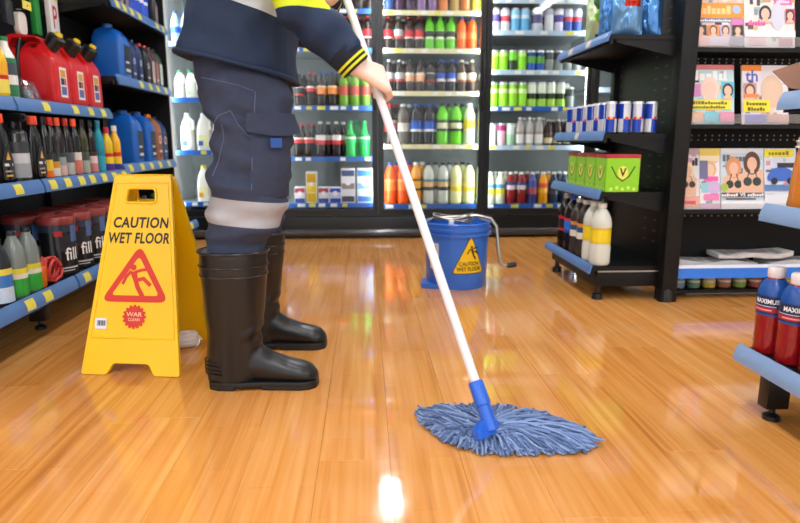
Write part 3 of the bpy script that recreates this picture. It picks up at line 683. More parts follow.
can('m3', 'sea green can', [(.6, '#a8d8b0'), (.5, '#e0e8e0')], .03, .17)
soda('wc', 'small white-capped bottle with pale label', '#b8b4b0', '#f0f0ee', [(1, '#e8e6e2'), (.3, '#a09088')], .031, .215, 'round', (.1, .5))
soda('dk', 'small dark coffee bottle', '#3a2a24', '#e0d8cc', [(.5, '#d8c8a0'), (.5, '#5a463a')], .031, .2, 'round', (.1, .5))
soda('j_y', 'juice bottle with yellow label', '#d8dcc0', '#f2f2ee', [(.6, '#f0e040'), (.4, '#4a90d0')], .036, .245, 'round', (.3, .62))
soda('j_r', 'dark red juice bottle', '#8a1c20', '#f2f2ee', [(.6, '#d8c8d0'), (.5, '#40407a')], .036, .245, 'round', (.45, .7))
soda('j_b', 'blue and purple juice bottle', '#3a3f7a', '#f2f2ee', [(.6, '#a84858'), (.5, '#3050a0')], .036, .245, 'round', (.3, .7))
soda('j_o', 'amber juice bottle', '#f0a018', '#f2f2ee', [(.5, '#f0b828'), (.5, '#d84a28')], .036, .245, 'round', (.35, .65))
soda('j_d', 'dark juice bottle', '#24304a', '#e8e8e4', [(1, '#303848')], .036, .245, 'round', (.3, .6))
kind('mk_s', 'small milk bottle with green cap', 'milk_bottle', 'bottle', milk_maker(.038, .2, '#2a9a5a', ('#e8efe0', '#c8dcc0')))
kind('mk_l', 'large white milk bottle', 'milk_bottle', 'bottle', milk_maker(.05, .275, '#e8eef0', ('#f0f2ee', '#5a88c0')))
kind('mk_b', 'large milk bottle with blue print', 'milk_bottle', 'bottle', milk_maker(.05, .275, '#e8eef0', ('#e8e8b0', '#2a5ab0')))
kind('mk_y', 'milk bottle with yellow cap and flower label', 'milk_bottle', 'bottle', milk_maker(.046, .275, '#e8e020', ('#f0ecc0', '#f0a020')))
kind('wat', 'pale blue water bottle', 'water_bottle', 'bottle', bottle_maker('round', .034, .22, '#b8d4ec', '#2a5ac0', [(1, '#3a70c8'), (.5, '#e0ecf8')], (.3, .6)))
def carton_maker(w, h, d, cols):
    def mk():
        b = MB().box(-w / 2, w / 2, -d / 2, d / 2, 0, h).mesh('carton_body', P('#e8e8ec', .4), .003)
        pr = Print(); n = len(cols)
        for i, c in enumerate(cols): pr.rect(-w / 2 + .004, w / 2 - .004, h * (.04 + .92 * i / n), h * (.04 + .92 * (i + 1) / n) - .004, c)
        pr.disc(0, h * .6, w * .22, '#e8e4ea')
        pr.mb.v = [(u, -d / 2 - .0006 - q, v) for u, v, q in pr.mb.v]
        return [('carton_body', b, []), ('print', pr.mb.mesh('print', [INK(c) for c in pr.cols]), [])]
    return mk
kind('bx1', 'short white and blue multipack', 'drink_multipack', 'box', carton_maker(.082, .125, .1, ['#2a4a9a', '#d8d0d8', '#a83a50']))
kind('bx2', 'short blue multipack', 'drink_multipack', 'box', carton_maker(.09, .125, .1, ['#2038a0', '#b8c0e0', '#2848b8']))
kind('bx3', 'tall grey and white multipack', 'drink_multipack', 'box', carton_maker(.105, .265, .1, ['#4a4a5a', '#d8d8dc', '#8a7a80', '#e4e0e4', '#3a4a80']))
kind('bx4', 'tall pale blue multipack', 'drink_multipack', 'box', carton_maker(.12, .265, .1, ['#3a70b8', '#d0e0f0', '#78b4e0', '#e0ecf4', '#4a8ad0']))
kind('bx5', 'yellow snack carton', 'drink_multipack', 'box', carton_maker(.082, .24, .1, ['#d8b020', '#e8c838', '#c89a18']))
FR = {
 'A': [(0, [(181, 'wat'), (191, 'wat'), (201, 'wat'), (211, 'wat'), (221, 'wat'), (231, 'wat')]), (1, [(182, 'mk_s'), (193, 'mk_s'), (204, 'mk_s'), (215, 'mk_s'), (226, 'mk_s'), (237, 'mk_s')]), (2, [(187, 'mk_l'), (203, 'mk_b'), (219, 'mk_b'), (235, 'mk_b')]), (3, [(200, 'mk_y'), (214.5, 'mk_y'), (229, 'mk_y'), (243.5, 'mk_y')])],
 'B': [(0, [(299, 'cola'), (309, 'cola'), (319, 'cola'), (329, 'cola'), (340, 'cola'), (350.5, 'cola'), (360.5, 'cola'), (370.5, 'cola')]),
       (1, [(296, 'cola_k'), (306, 'cola_k'), (316, 'cola'), (326, 'cola'), (337, 'cola'), (348, 'cola'), (358, 'cola'), (368, 'cola')]),
       (2, [(300, 'cola_k'), (311, 'gcola'), (322, 'gor'), (333, 'gor'), (344, 'ggrn'), (355, 'ggrn'), (366, 'ggrn')]),
       (3, [(297, 'gcola'), (308, 'gcola'), (320, 'colaB'), (336, 'colaB'), (350, 'sprite'), (364, 'sprite')]),
       (4, [(298, 'bx1'), (310, 'bx5'), (322, 'bx1'), (334, 'bx2'), (347, 'bx3'), (364, 'bx4')])],
 'C': [(0, [(389.0, 'tall_blue'), (399.6, 'tall_plum'), (410.2, 'tall_plum'), (420.8, 'tall_mauve'), (431.4, 'tall_mauve'), (442.0, 'tall_amber'), (452.6, 'tall_tan'), (463.2, 'tall_amber'), (473.8, 'tall_olive')]),
       (1, [(388.5, 'cola'), (398.5, 'cola_s'), (408.5, 'cola'), (418.5, 'cola'), (428.7, 'lime'), (439, 'lime'), (449.5, 'lime'), (460, 'orange'), (470.5, 'orange')]),
       (2, [(389, 'cola_s'), (399.5, 'cola_s'), (409.5, 'peach'), (420, 'peach'), (430, 'cola_k'), (440.5, 'bluec'), (451, 'bluec'), (461, 'root'), (471, 'root')]),
       (3, [(390, 'cola_l'), (403, 'clear_l'), (416, 'pepsi_l'), (429, 'pepsi_l'), (442.5, 'lime_l'), (456, 'lime_l'), (469.5, 'lemon_l')]),
       (4, [(390, 'orange_l'), (403, 'orange_l'), (416, 'pass_l'), (429, 'soda_l'), (444, 'soda_l'), (457, 'ylw_l'), (470.5, 'ylw_l')])],
 'D': [(1, [(493, 'c_pur'), (502.4, 'c_red'), (512, 'c_lb'), (521.5, 'c_lb'), (533.5, 'c_sil'), (545, 'c_wht'), (554.5, 'c_pur'), (563.5, 'c_bl'), (572.5, 'c_bl')]),
       (2, [(493, 'g'), (502, 'g'), (511, 'gk'), (520, 'g'), (529, 'bg'), (538, 'bg'), (547, 'gr'), (556, 'gr'), (565, 'gr'), (574, 'gr')]),
       (3, [(493, 'G'), (502.5, 'G'), (512, 'G'), (521.5, 'G'), (531, 'GW'), (540.5, 'GW'), (550, 'GW'), (559.5, 'GW'), (569, 'gr')]),
       (4, [(493, 'm1'), (502, 'm2'), (511, 'm3'), (520.5, 'wc'), (530, 'wc'), (539.5, 'wc'), (549, 'dk'), (558.5, 'dk'), (568, 'dk'), (577, 'dk')]),
       (5, [(492.5, 'j_y'), (502.5, 'j_y'), (513, 'j_r'), (524, 'j_r'), (535, 'j_b'), (546, 'j_o'), (557, 'j_d'), (568, 'j_d'), (579, 'j_d')])],
}
DNAME = {'A': 'fridge behind worker', 'B': 'fridge behind mopping hand', 'C': 'fridge above bucket', 'D': 'rightmost fridge door'}
SNAME = {'A': ['top', 'second', 'third', 'bottom'], 'B': ['top', 'second', 'third', 'fourth', 'bottom'], 'C': ['top', 'second', 'third', 'fourth', 'bottom'], 'D': ['hidden', 'top', 'second', 'third', 'fourth', 'bottom']}
for dn, rows in FR.items():
    for si, items in rows:
        z = DOORS[dn][si] + .0125; cnt = {}; tot = {}
        for _, k in items: tot[k] = tot.get(k, 0) + 1
        for px, k in items:
            desc, nm, cat, mk = LONG[k]; cnt[k] = cnt.get(k, 0) + 1
            p = atY(px, 110, FY + .155)
            wh = '' if tot[k] == 1 else (('left' if cnt[k] == 1 else 'right') + ' ' if tot[k] == 2 else f'{ORD[cnt[k]-1]} ')
            place('F' + k, mk, nm, f'{wh}{desc}, {SNAME[dn][si]} shelf, {DNAME[dn]}', cat, (p.x, FY + .155, z), R(random.uniform(-15, 15)) if cat != 'box' and nm != 'milk_bottle' else 0, f'{desc}s in the fridge')
        if dn == 'A' or si == 0 or (dn == 'B' and si == 4): continue
        cnt = {}
        for (pa_, k), (pb_, _) in zip(items, items[1:]):
            desc, nm, cat, mk = LONG[k]; cnt[k] = cnt.get(k, 0) + 1; p = atY((pa_ + pb_) / 2 - .3, 110, FY + .25)
            o_ = f'{ORD[cnt[k]-1]} ' if tot[k] > 1 else ''
            place('F' + k, mk, nm, f'{o_}back-row {desc}, {SNAME[dn][si]} shelf, {DNAME[dn]}', cat, (p.x, FY + .25, z), 0, f'{desc}s in the fridge')

# ------------------------------------------------------------------ yellow wet-floor sign
YEL = mat('yellow_sign_plastic', '#fbc805', .32, nz=.04, nscale=12, bump=.02)
sg = thing('wet_floor_sign', 'yellow folding caution sign with red slipping figure, standing on wet floor', 'sign', (-.713, 2.07, 0), R(-8))
SL = .63; HW0, HW1 = .160, .094; TILT = math.atan2(.178, .605)
def trap(v, ins=0): return HW0 + (HW1 - HW0) * v / SL - ins
outer = roundpoly([(-HW0, 0), (-.078, 0), (-.058, .036), (.058, .036), (.078, 0), (HW0, 0), (HW1, SL), (-HW1, SL)], .008, 3)
hole = roundpoly([(-.052, SL - .084), (.052, SL - .084), (.047, SL - .036), (-.047, SL - .036)], .014, 4)
pl = plate(outer, [hole], .014)
def panel_fn(sgn):
    c, s = math.cos(TILT), math.sin(TILT)
    def f(u, v, d): return (u * (1 if sgn < 0 else -1), sgn * .178 * (1 - v / SL) + sgn * (.012 + d * c), v * c + d * s)
    return f
for sgn in (-1, 1):
    fn = panel_fn(sgn); mb = MB().mesh_in(pl, lambda q: fn(q.x, q.y, q.z))
    pa = obj('panel', mb.mesh('panel', YEL), sg)
    rim = MB()
    edge = [(-trap(.115, .012), .115), (trap(.115, .012), .115), (trap(SL - .02, .01), SL - .02), (-trap(SL - .02, .01), SL - .02)]
    for a, b in zip(edge, edge[1:] + edge[:1]): rim.tube([(a[0], a[1], .007), (b[0], b[1], .007)], .0028, 6)
    hr = hole + hole[:1]; rim.tube([(a, b, .007) for a, b in hr], .005, 6)
    rim.xf(lambda q: Vector(fn(*q))); obj('raised_rim', rim.mesh('raised_rim', YEL), pa)
    pr = Print(); INKK = '#17140f'; RD = '#d8321c'
    pr.text('CAUTION', .004, .480, .047, INKK, .03, .12, sx=.82, spacing=1.08); pr.text('WET FLOOR', .0, .430, .047, INKK, .03, .12, sx=.73, spacing=1.06)
    tr = roundpoly([(-.112, .228), (.112, .228), (.008, .412)], .034, 6); ti = roundpoly([(-.078, .249), (.079, .249), (.007, .374)], .014, 4)
    pr.plate(tr, [ti], RD); falling_man(pr, -.004, .297, .098, RD)
    pr.disc(.003, .182, .034, RD)
    for k in range(16): a = k / 16 * 2 * math.pi; pr.disc(.003 + .034 * math.cos(a), .182 + .034 * math.sin(a), .0045, RD)
    pr.text('WAR', .003, .189, .019, '#f2c8a8', .02, sx=1.15); pr.text('CLEAN', .003, .173, .0125, '#f2c8a8', .02)
    if sgn < 0:
        pr.poly(roundpoly([(-.124, .142), (-.085, .142), (-.085, .176), (-.124, .176)], .004, 2), '#e4e8ee')
        for k in range(9): pr.rect(-.117 + k * .0031, -.1155 + k * .0031 + .0006 * (k % 3), .152, .169, '#40465a')
    f2 = lambda u, v, d: fn(u, v, .0075 + d)
    pr.build('print', pa, f2)
top = MB()
top.tube([(-HW1 + .005, 0, .603), (HW1 - .005, 0, .603)], .012, 10)
obj('hinge', top.mesh('hinge', YEL), sg)

# ------------------------------------------------------------------ white cap lying behind the sign
wc = thing('paper_cup', 'small crumpled white cup lying on floor behind the yellow sign', 'cup', tuple(atZ(189, 347)), R(20))
b = MB(); n = 28
b.rings([[((x), r * (1 + .07 * math.cos(j * 2 * math.pi / n * 14)) * math.cos(2 * math.pi * j / n), .031 + r * (1 + .07 * math.cos(j * 2 * math.pi / n * 14)) * math.sin(2 * math.pi * j / n)) for j in range(n)] for x, r in [(-.03, .022), (-.024, .028), (0, .0285), (.02, .0265), (.032, .019), (.036, .008)]])
obj('cup_body', b.mesh('cup_body', mat('white_paper', '#efece6', .6)), wc)
b = MB().tube([(-.03, .026 * math.cos(t / 12 * 2 * math.pi), .031 + .026 * math.sin(t / 12 * 2 * math.pi)) for t in range(13)], .003, 6)
obj('rolled_rim', b.mesh('rolled_rim', MATS['white_paper']), wc)

# ------------------------------------------------------------------ mop
P0 = atZ(491, 428, .052); HAND = Vector((.037, 1.75, .851)); PD = (HAND - P0).normalized()
def pole(s): return P0 + PD * s
TOPS = (1.285 - P0.z) / PD.z
mo = thing('string_mop', 'blue string mop with white pole held by the worker', 'mop', (P0.x, P0.y, 0))
part('pole', MB().tube([pole(.05), pole(.4), pole(.9), pole(TOPS)], .0118, 14), mat('white_enamel', '#e9e9ee', .25), mo)
part('end_cap', MB().lathe([(.012, 0), (.0135, .002), (.0135, .03), (.009, .036)], 12).xf(lambda q: pole(TOPS - .02) + PD.to_track_quat('Z', 'Y') @ q), P('#3468d0'), mo)
BLU = mat('blue_plastic', '#2a66d4', .3, nz=.05)
fe = MB().tube([pole(-.005), pole(.055), pole(.057), pole(.112), pole(.115)], [.0185, .0165, .0195, .0185, .015], 14)
fo = part('socket', fe, BLU, mo)
CC = atZ(487, 431, .046); ax = (atZ(501, 424, .05) - atZ(472, 438, .05)).normalized(); ang = math.atan2(ax.y, ax.x)
cl = MB().prism(roundpoly([(-.040, -.012), (.040, -.012), (.038, .012), (.014, .028), (-.014, .028), (-.038, .012)], .005, 2), 'y', -.011, .011)
cl.xf(lambda q: CC + Matrix.Rotation(ang, 3, 'Z') @ (Matrix.Rotation(R(-30), 3, 'X') @ q))
part('clamp', cl, BLU, mo, .002)
yarn = MB(); rnd = random.Random(3)
tip_out = [atZ(415, 412, .01), atZ(432, 431, .01), atZ(452, 443, .01), atZ(475, 449, .01), atZ(500, 452, .01), atZ(530, 452, .01), atZ(560, 451, .01), atZ(585, 450, .01), atZ(597, 440, .01), atZ(585, 430, .01), atZ(560, 419, .01), atZ(530, 411, .01), atZ(500, 406, .01), atZ(470, 406, .01), atZ(440, 406, .01), atZ(424, 410, .01)]
def outline(t):
    k = t * len(tip_out); i = int(k) % len(tip_out); f = k - int(k); return tip_out[i].lerp(tip_out[(i + 1) % len(tip_out)], f)
CM = Vector((CC.x, CC.y + .012, 0))
for s in range(760):
    t = rnd.random(); e = outline(t) + Vector((rnd.gauss(0, .007), rnd.gauss(0, .006), 0)); layer = rnd.random()
    f = rnd.random() ** 1.3; dx = e.x - CM.x; dy = e.y - CM.y
    st = CM + Vector((dx * .55 * f + rnd.uniform(-.025, .025), .012 + dy * .25 * f + rnd.uniform(-.02, .02), .02 + .032 * layer * (1 - .5 * f)))
    mid = st.lerp(e, .55) + Vector((0, (.03 if dx > 0 else .02) - .25 * dy * (1 - f), 0))
    hgt = (.014 + .050 * layer) * (1 - .45 * f)
    pts = []
    for k in range(9):
        u = k / 8; p = st * (1 - u) ** 2 + mid * 2 * u * (1 - u) + e * u * u
        p.z = st.z * (1 - u) ** 2 + hgt * 2 * u * (1 - u) + (.0045 + .016 * layer * rnd.random()) * u * u
        w = .003 * math.sin(u * 9 + s); p += Vector((w * .7, w, 0)); p.z = max(p.z + .0015 * math.sin(u * 23 + s), .0042); pts.append(p)
    yarn.tube(pts, [.0030] * 8 + [.0022], 5, m=s % 3)
part('yarn', yarn, [mat('blue_yarn_a', '#7189b6', .9, nz=.3, nscale=300), mat('blue_yarn_b', '#566e98', .9, nz=.3, nscale=300), mat('blue_yarn_c', '#8aa2cc', .9, nz=.3, nscale=300)], mo, kind='stuff', label='thick blue-grey cotton strands spread on the floor')

# ------------------------------------------------------------------ bucket
BC = Vector((.458, 3.085, 0)); BK = mat('blue_bucket', '#3671d4', .3, nz=.05)
bu = thing('mop_bucket', 'blue plastic mop bucket with yellow caution sticker and wire wringer', 'bucket', BC)
b = MB().lathe([(.002, .012), (.143, .012), (.146, .0), (.15, .012), (.158, .20), (.162, .262), (.172, .264), (.172, .274), (.165, .276), (.165, .288), (.174, .290), (.174, .300), (.166, .302), (.166, .318), (.172, .322), (.168, .328), (.160, .322), (.156, .2), (.146, .03), (.002, .03)], 40, cap=False)
obj('pail', b.mesh('pail', BK), bu)
ft = MB().prism(roundpoly([(-.19, -.09), (-.02, -.14), (.0, .0), (-.06, .1), (-.17, .06)], .04, 5), 'z', .0, .022); obj('foot_plate', ft.mesh('foot_plate', BK, .004), bu)
a0 = R(-98)
pr = Print(); g = roundpoly([(-.090, -.01), (.090, -.01), (.004, .185)], .018, 4); pr.poly(g, '#20201c')
pr.poly(roundpoly([(-.084, -.006), (.084, -.006), (.004, .176)], .016, 4), '#f4c81a'); falling_man(pr, .012, .098, .062, '#17140f')
pr.text('CAUTION', 0, .040, .027, '#17140f', .02, sx=.86); pr.text('WET FLOOR', 0, .014, .027, '#17140f', .02, sx=.84)
def bfn(a0, z0): return lambda u, v, d: ((.150 + .008 * (z0 + v - .012) / .188 * 1 + .0014 + d) * math.cos(a0 + u / .155), (.150 + .008 * (z0 + v - .012) / .188 + .0014 + d) * math.sin(a0 + u / .155), z0 + v)
pr.build('caution_sticker', bu, bfn(R(-74), .092), .02)
pr = Print(); pr.rect(-.03, .03, 0, .13, '#d8dce0')
for k in range(8): pr.rect(-.024, .02 - .004 * (k % 3), .012 + .014 * k, .017 + .014 * k, '#7a808a')
pr.build('instruction_label', bu, bfn(R(-142), .10), .02)
wr = MB(); Z = .335
for k in range(3): wr.tube([(-.12 + .11 * (1 + math.cos(t)) * .9, .065 * math.sin(t), Z + .008 * k + .01 * math.sin(t * 2 + k)) for t in [i * 2 * math.pi / 22 for i in range(23)]], .0055, 8)
wr.tube([(-.165, 0, .315), (-.12, 0, Z + .006), (.08, -.02, Z + .016), (.165, -.02, .318)], .006, 8)
obj('wringer', wr.mesh('wringer', STEEL), bu)
obj('wringer_slot', MB().box(-.05, -.025, -.075, -.06, .29, .335).mesh('wringer_slot', WHITE, .003), bu)
lv = MB().tube([(.02, -.03, Z + .012), (.09, -.045, Z + .022), (.16, -.06, Z + .01), (.188, -.07, Z - .03), (.196, -.09, .2), (.206, -.1, .13), (.222, -.1, .112), (.262, -.1, .115)], .0085, 10); lo = obj('lever', lv.mesh('lever', STEEL), bu)
obj('grip', MB().tube([(.238, -.1, .113), (.25, -.1, .114), (.285, -.1, .119)], [.012, .014, .013], 10).mesh('grip', BLACKP), lo)

# ------------------------------------------------------------------ right shelving end (faces the aisle, -X)
GX0, GXB, GY0, GY1 = 1.02, 1.36, 2.70, 3.40
gu = thing('shelving_bay', 'black shelving bay of drinks and chips right of the bucket', 'shelves', (1.2, 3.05, 0))
part('post', MB().box(1.335, 1.405, 2.66, 2.73, 0, 1.95), BLACK, gu, .003)
part('post', MB().box(1.335, 1.385, GY1 - .03, GY1 + .02, 0, 1.95), BLACK, gu, .003)
bp = part('back_panel', MB().box(GXB, GXB + .012, 2.73, GY1, .05, 1.95), DARK, gu)
sl = MB()
for y in (2.82, 2.92, 3.32):
    for k in range(34):
        z = .25 + k * .05
        sl.box(GXB - .0015, GXB, y, y + .03, z, z + .006)
part('slots', sl, mat('slot_grey', '#55595c', .5), bp, kind='stuff')
bs = part('base', MB().box(1.05, GXB, GY0 + .01, GY1, .065, .145), BLACK, gu, .004)
part('base_trim', MB().box(1.052, 1.335, GY0 + .006, GY0 + .01, .133, .139), STEEL, bs)
for x, y in ((1.07, 2.745), (1.07, 3.36), (1.33, 3.36)):
    part('levelling_foot', MB().lathe([(.012, .065), (.012, .03), (.024, .026), (.026, .0), (.02, 0)][::-1], 14, (x, y, 0)), BLACKP, gu)
part('levelling_foot', MB().lathe([(.036, 0), (.036, .05), (.03, .06)], 14, (1.365, 2.69, 0)), BLACKP, gu)
RS = [(.158, .03), (.495, 0), (.752, 0), (1.165, 0)]
for j, (z, dx) in enumerate(RS):
    s = shelf_part(gu, GXB, 1.045 - (.02 if j == 0 else 0), GY0 + .01, GY1, z, -1, .02, j > 0, BLACK)
    rail_part(s, -1, 1.045 - (.02 if j == 0 else 0), z, GY0, GY1, RAIL, [(3.0, .05)] if j == 2 else ([(2.9, .06), (3.15, .06)] if j == 3 else []), mat('pale_tag', '#d8c8b0', .5), .042)
# energy drink cans in silver and blue quarters
def quad_can():
    r, h = .0265, .137
    b = MB(); sv, bl = 1, 2
    zs = [.006, h * .46, h * .46, h * .93]
    b.lathe([(.002, 0), (.8 * r, 0), (r, .006)], 16, m=0, cap=False)
    b.lathe([(r, .006), (r, h * .46)], 16, cap=False, mf=lambda i, j: 1 if (j // 4) % 2 else 2)
    b.lathe([(r, h * .46), (r, h * .93)], 16, cap=False, mf=lambda i, j: 2 if (j // 4) % 2 else 1)
    l = MB().lathe([(r, .93 * h), (.88 * r, .985 * h), (.88 * r, h), (.82 * r, h), (.8 * r, .985 * h), (.002, .985 * h)], 16, cap=False)
    lg = Print(); 
    for sx in (-1, 1):
        lg.poly([(sx * .004, -.004), (sx * .016, -.006), (sx * .019, .004), (sx * .012, .008), (sx * .005, .004)], '#d02838')
    lg.disc(0, .002, .006, '#f0c030')
    lo = []
    for a in (0, math.pi / 2, math.pi, -math.pi / 2): pass
    slice_u(lg.mb, .006); lg.mb.v = [curve_on(r + .0006, h * .47, -math.pi / 2 - .6)(u, v, d) for u, v, d in lg.mb.v]
    sil = mat('can_silver', '#d4d7de', .22, metal=.35); blu = mat('can_blue', '#1c3fae', .2, metal=.1)
    return [('body', b.mesh('body', [mat('can_aluminium', '#c9ccd0', .3, metal=.8), sil, blu]), []), ('lid', l.mesh('lid', MATS['can_aluminium']), []), ('emblem', lg.mb.mesh('emblem', [INK(c) for c in lg.cols]), [])]
for k in range(8):
    place('qc', quad_can, 'energy_drink_can', f'silver and blue can, {ORD[k]} along the shelf edge facing the aisle', 'can', (1.085, 2.755 + .075 * k, .753), R(20 + 45 * (k % 2)), 'silver and blue energy drink cans')
for k in range(3):
    place('qc', quad_can, 'energy_drink_can', f'silver and blue can at near shelf end, {["left", "middle", "right"][k]} of the three beside corner can', 'can', (1.085 + .06 * (k + 1), 2.752, .753), R([60, 15, 75][k]), 'silver and blue energy drink cans')
# green four-packs with red tops
def pack_maker():
    w, d, h = .155, .125, .165
    b = MB().box(-w / 2, w / 2, -d / 2, d / 2, 0, h).mesh('carton_body', P('#86cc1e', .35), .006, 2)
    tp = MB().box(-w / 2 - .001, w / 2 + .001, -d / 2 - .001, d / 2 + .001, h - .016, h + .001).mesh('lid_band', P('#b8263a', .4), .003)
    pr = Print()
    def art(hw):
        pr.rect(-hw, hw, .002, h - .02, '#8fd424')
        pr.disc(.0, h * .52, .024, '#e8e860', .03)
        pr.stroke([(-.052, h * .68), (-.028, h * .42), (.0, h * .30)], .006, '#3a5a10'); pr.stroke([(.052, h * .68), (.028, h * .42), (.0, h * .30)], .006, '#3a5a10')
        pr.text('V', 0, h * .52, .05, '#14180c', .03, sx=.9)
        for k in range(5): pr.disc(-.05 + .026 * k, .014 + .006 * (k % 2), .008, '#c8f060')
    art(w / 2 - .004); n0 = len(pr.mb.v); pr.mb.v = [(u, -d / 2 - .0007 - q, v) for u, v, q in pr.mb.v]
    m0 = pr.mb.v; pr.mb.v = m0[:]; k0 = len(m0); pr.k = 0; art(d / 2 - .004)
    pr.mb.v[k0:] = [(-w / 2 - .0007 - q, -u, v) for u, v, q in pr.mb.v[k0:]]
    return [('carton_body', b, []), ('lid_band', tp, []), ('print', pr.mb.mesh('print', [INK(c) for c in pr.cols]), [])]
for k in range(4):
    place('pk', pack_maker, 'drink_multipack', f'lime green can multipack with red top, {["nearest", "second", "third", "farthest"][k]} along the aisle edge', 'box', (1.138, 2.772 + .13 * k, .496), 0, 'lime green multipacks')
# bottles on the base shelf
soda('b_cola', '', '#1a1010', '#d8b890', [(.3, '#c83030'), (1, '#1c1c20'), (.3, '#c02030')], .042, .285)
soda('b_pep', '', '#17141a', '#2a5cc8', [(.3, '#183a90'), (1, '#2a70d8'), (.3, '#c83040')], .042, .285)
soda('b_dark', '', '#3a3230', '#e0dcd4', [(.5, '#e8e0d0'), (.4, '#2a4a80'), (.3, '#d08838')], .042, .28)
soda('b_lem', '', '#d3d6ca', '#e8e8e0', [(.2, '#e8c820'), (1, '#f0d628'), (.2, '#e0b818')], .045, .285, 'pet', (.36, .62))
for k, (kk, lb) in enumerate([('b_lem', 'lemonade bottle with yellow label nearest on the right base shelf'), ('b_lem', 'lemonade bottle with yellow label behind the nearest one, right base shelf'), ('b_dark', 'dark bottle with pale label behind the lemonade, right base shelf'), ('b_dark', 'dark bottle with pale label before the blue-labelled cola bottle'), ('b_pep', 'cola bottle with blue label on the right base shelf'), ('b_cola', 'cola bottle with black label, farthest on the right base shelf')]):
    place('R' + kk, LONG[kk][3], 'soda_bottle', lb, 'bottle', (1.073, 2.755 + .098 * k, .159), 0, 'bottles on the right base shelf')
# foil chip bags on the top shelf
def chip_maker(w, h, cols, art):
    def mk():
        n, m_ = 26, 30; vs = []; 
        def pt(i, j, s):
            u = (i / n * 2 - 1); v = j / m_; edge = max(0, 1 - abs(u) ** 3) * (math.sin(math.pi * min(1, max(0, v))) ** .45)
            return (u * w / 2 * (1 - .05 * math.sin(math.pi * v)), s * (.036 * edge + .001 + edge * (.010 * noise.noise((u * 2.5, v * 3.5, s * 5.)) + .006 * noise.noise((u * 6, v * 9, s * 3.)) + .007 * (.5 - abs(noise.noise((u * 4 + v * 5, v * 6 - u * 3, s * 7.))) * 2))), v * h)
        b = MB()
        for s in (-1, 1):
            vs = [pt(i, j, s) for j in range(m_ + 1) for i in range(n + 1)]
            fs = [(j * (n + 1) + i, j * (n + 1) + i + 1, (j + 1) * (n + 1) + i + 1, (j + 1) * (n + 1) + i) for j in range(m_) for i in range(n)]
            ms = []
            for j in range(m_):
                for i in range(n): ms.append(art((i + .5) / n, (j + .5) / m_) if s < 0 else 0)
            b.add(vs, [f if s < 0 else f[::-1] for f in fs], ms, True)
        crs = [MB().box(-w / 2, w / 2, -.002, .002, z - .006, z + .006) for z in (.006, h)]
        return [('pouch', b.mesh('pouch', [mat('foil_' + c.strip('#'), c, .2, metal=.45, bump=.5, nscale=18) for c in cols]), []), *[('crimp', cr.mesh('crimp', mat('foil_' + cols[0].strip('#'), cols[0])), []) for cr in crs]]
    return mk
def art_green(u, v): return 2 if abs(u - .5) + abs(v - .45) < .22 else (1 if (u - .4) ** 2 + (v - .75) ** 2 < .03 or (v < .16 and u > .3) else 0)
def art_blue(u, v): return 2 if (.42 < u < .8 and .52 < v < .64) else (1 if (.35 < u < .88 and .42 < v < .85) else 0)
def chip(k, X, y, rot, label, mk):
    place(k, mk, 'chip_bag', label, 'bag', (X, y, 1.1715), R(rot))
g_m = chip_maker(.2, .27, ['#c4d6a6', '#23552a', '#7cc832'], art_green)
b_m = chip_maker(.13, .25, ['#6fa4d8', '#b8281c', '#f0a030'], art_blue)
p_m = chip_maker(.105, .24, ['#4f8acb', '#b4cfec', '#8ab4e0'], lambda u, v: 0)
chip('cg', 1.14, 3.03, -42, 'pale green chip bag with leaf print on the top shelf', g_m)
chip('cp', 1.105, 2.895, -50, 'blue foil bag between the green bag and badged bag', p_m)
chip('cb', 1.132, 2.762, -12, 'blue foil chip bag with red and orange badge', b_m)
chip('cp', 1.244, 2.805, -58, 'plain light blue foil bag beside the badged chip bag', p_m)
chip('cp', 1.298, 2.885, -60, 'plain light blue foil bag nearest the black post', p_m)

# ------------------------------------------------------------------ magazine rack facing the camera
mr_ = thing('magazine_rack', 'black pegboard magazine rack on the right with three rows', 'rack', (1.95, 2.8, 0))
bp = part('back_panel', MB().box(1.405, 2.6, 2.86, 2.88, .02, 1.95), mat('pegboard_black', '#0a0b0c', .6, spec=.25), mr_)
part('post', MB().box(2.55, 2.62, 2.66, 2.73, 0, 1.95), BLACK, mr_, .003)
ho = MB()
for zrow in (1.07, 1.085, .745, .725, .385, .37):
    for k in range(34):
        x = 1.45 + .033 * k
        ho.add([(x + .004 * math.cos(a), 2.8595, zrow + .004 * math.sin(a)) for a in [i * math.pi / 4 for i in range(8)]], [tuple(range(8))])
part('pegboard_painted_light', ho, mat('painted_hole_light', '#9aa0a0', .6), bp, kind='stuff')  # flat discs, light showing through the holes is painted as pale grey
for j, z in enumerate((1.105, .785, .415)):
    s = part('shelf', MB().box(1.405, 2.55, 2.685, 2.86, z - .012, z).box(1.405, 2.55, 2.68, 2.685, z - .012, z + .006), BLACK, mr_)
    part('acrylic_lip', MB().box(1.42, 2.55, 2.678, 2.681, z + .01, z + (.05 if j < 2 else .03)), ACRYL, s)
lo = part('tray', MB().box(1.405, 2.55, 2.70, 2.86, .14, .152), BLACK, mr_)
part('price_rail', MB().prism([(2.70, .165), (2.694, .165), (2.68, .105), (2.69, .105)], 'x', 1.41, 2.55), mat('bright_blue_rail', '#1f6fd6', .2), lo)
part('price_rail', MB().prism([(2.6935, .1655), (2.693, .1655), (2.6895, .15), (2.69, .15)], 'x', 1.41, 2.55), mat('rail_edge_white', '#dfe8f4', .2), lo)
part('lower_shelf', MB().box(1.405, 2.55, 2.74, 2.86, .02, .035), BLACK, mr_)
cols = ['#7a9ab0', '#5a8a70', '#c8b048', '#b06a4a', '#88a048', '#a04848', '#6a7aa8', '#c89a60']
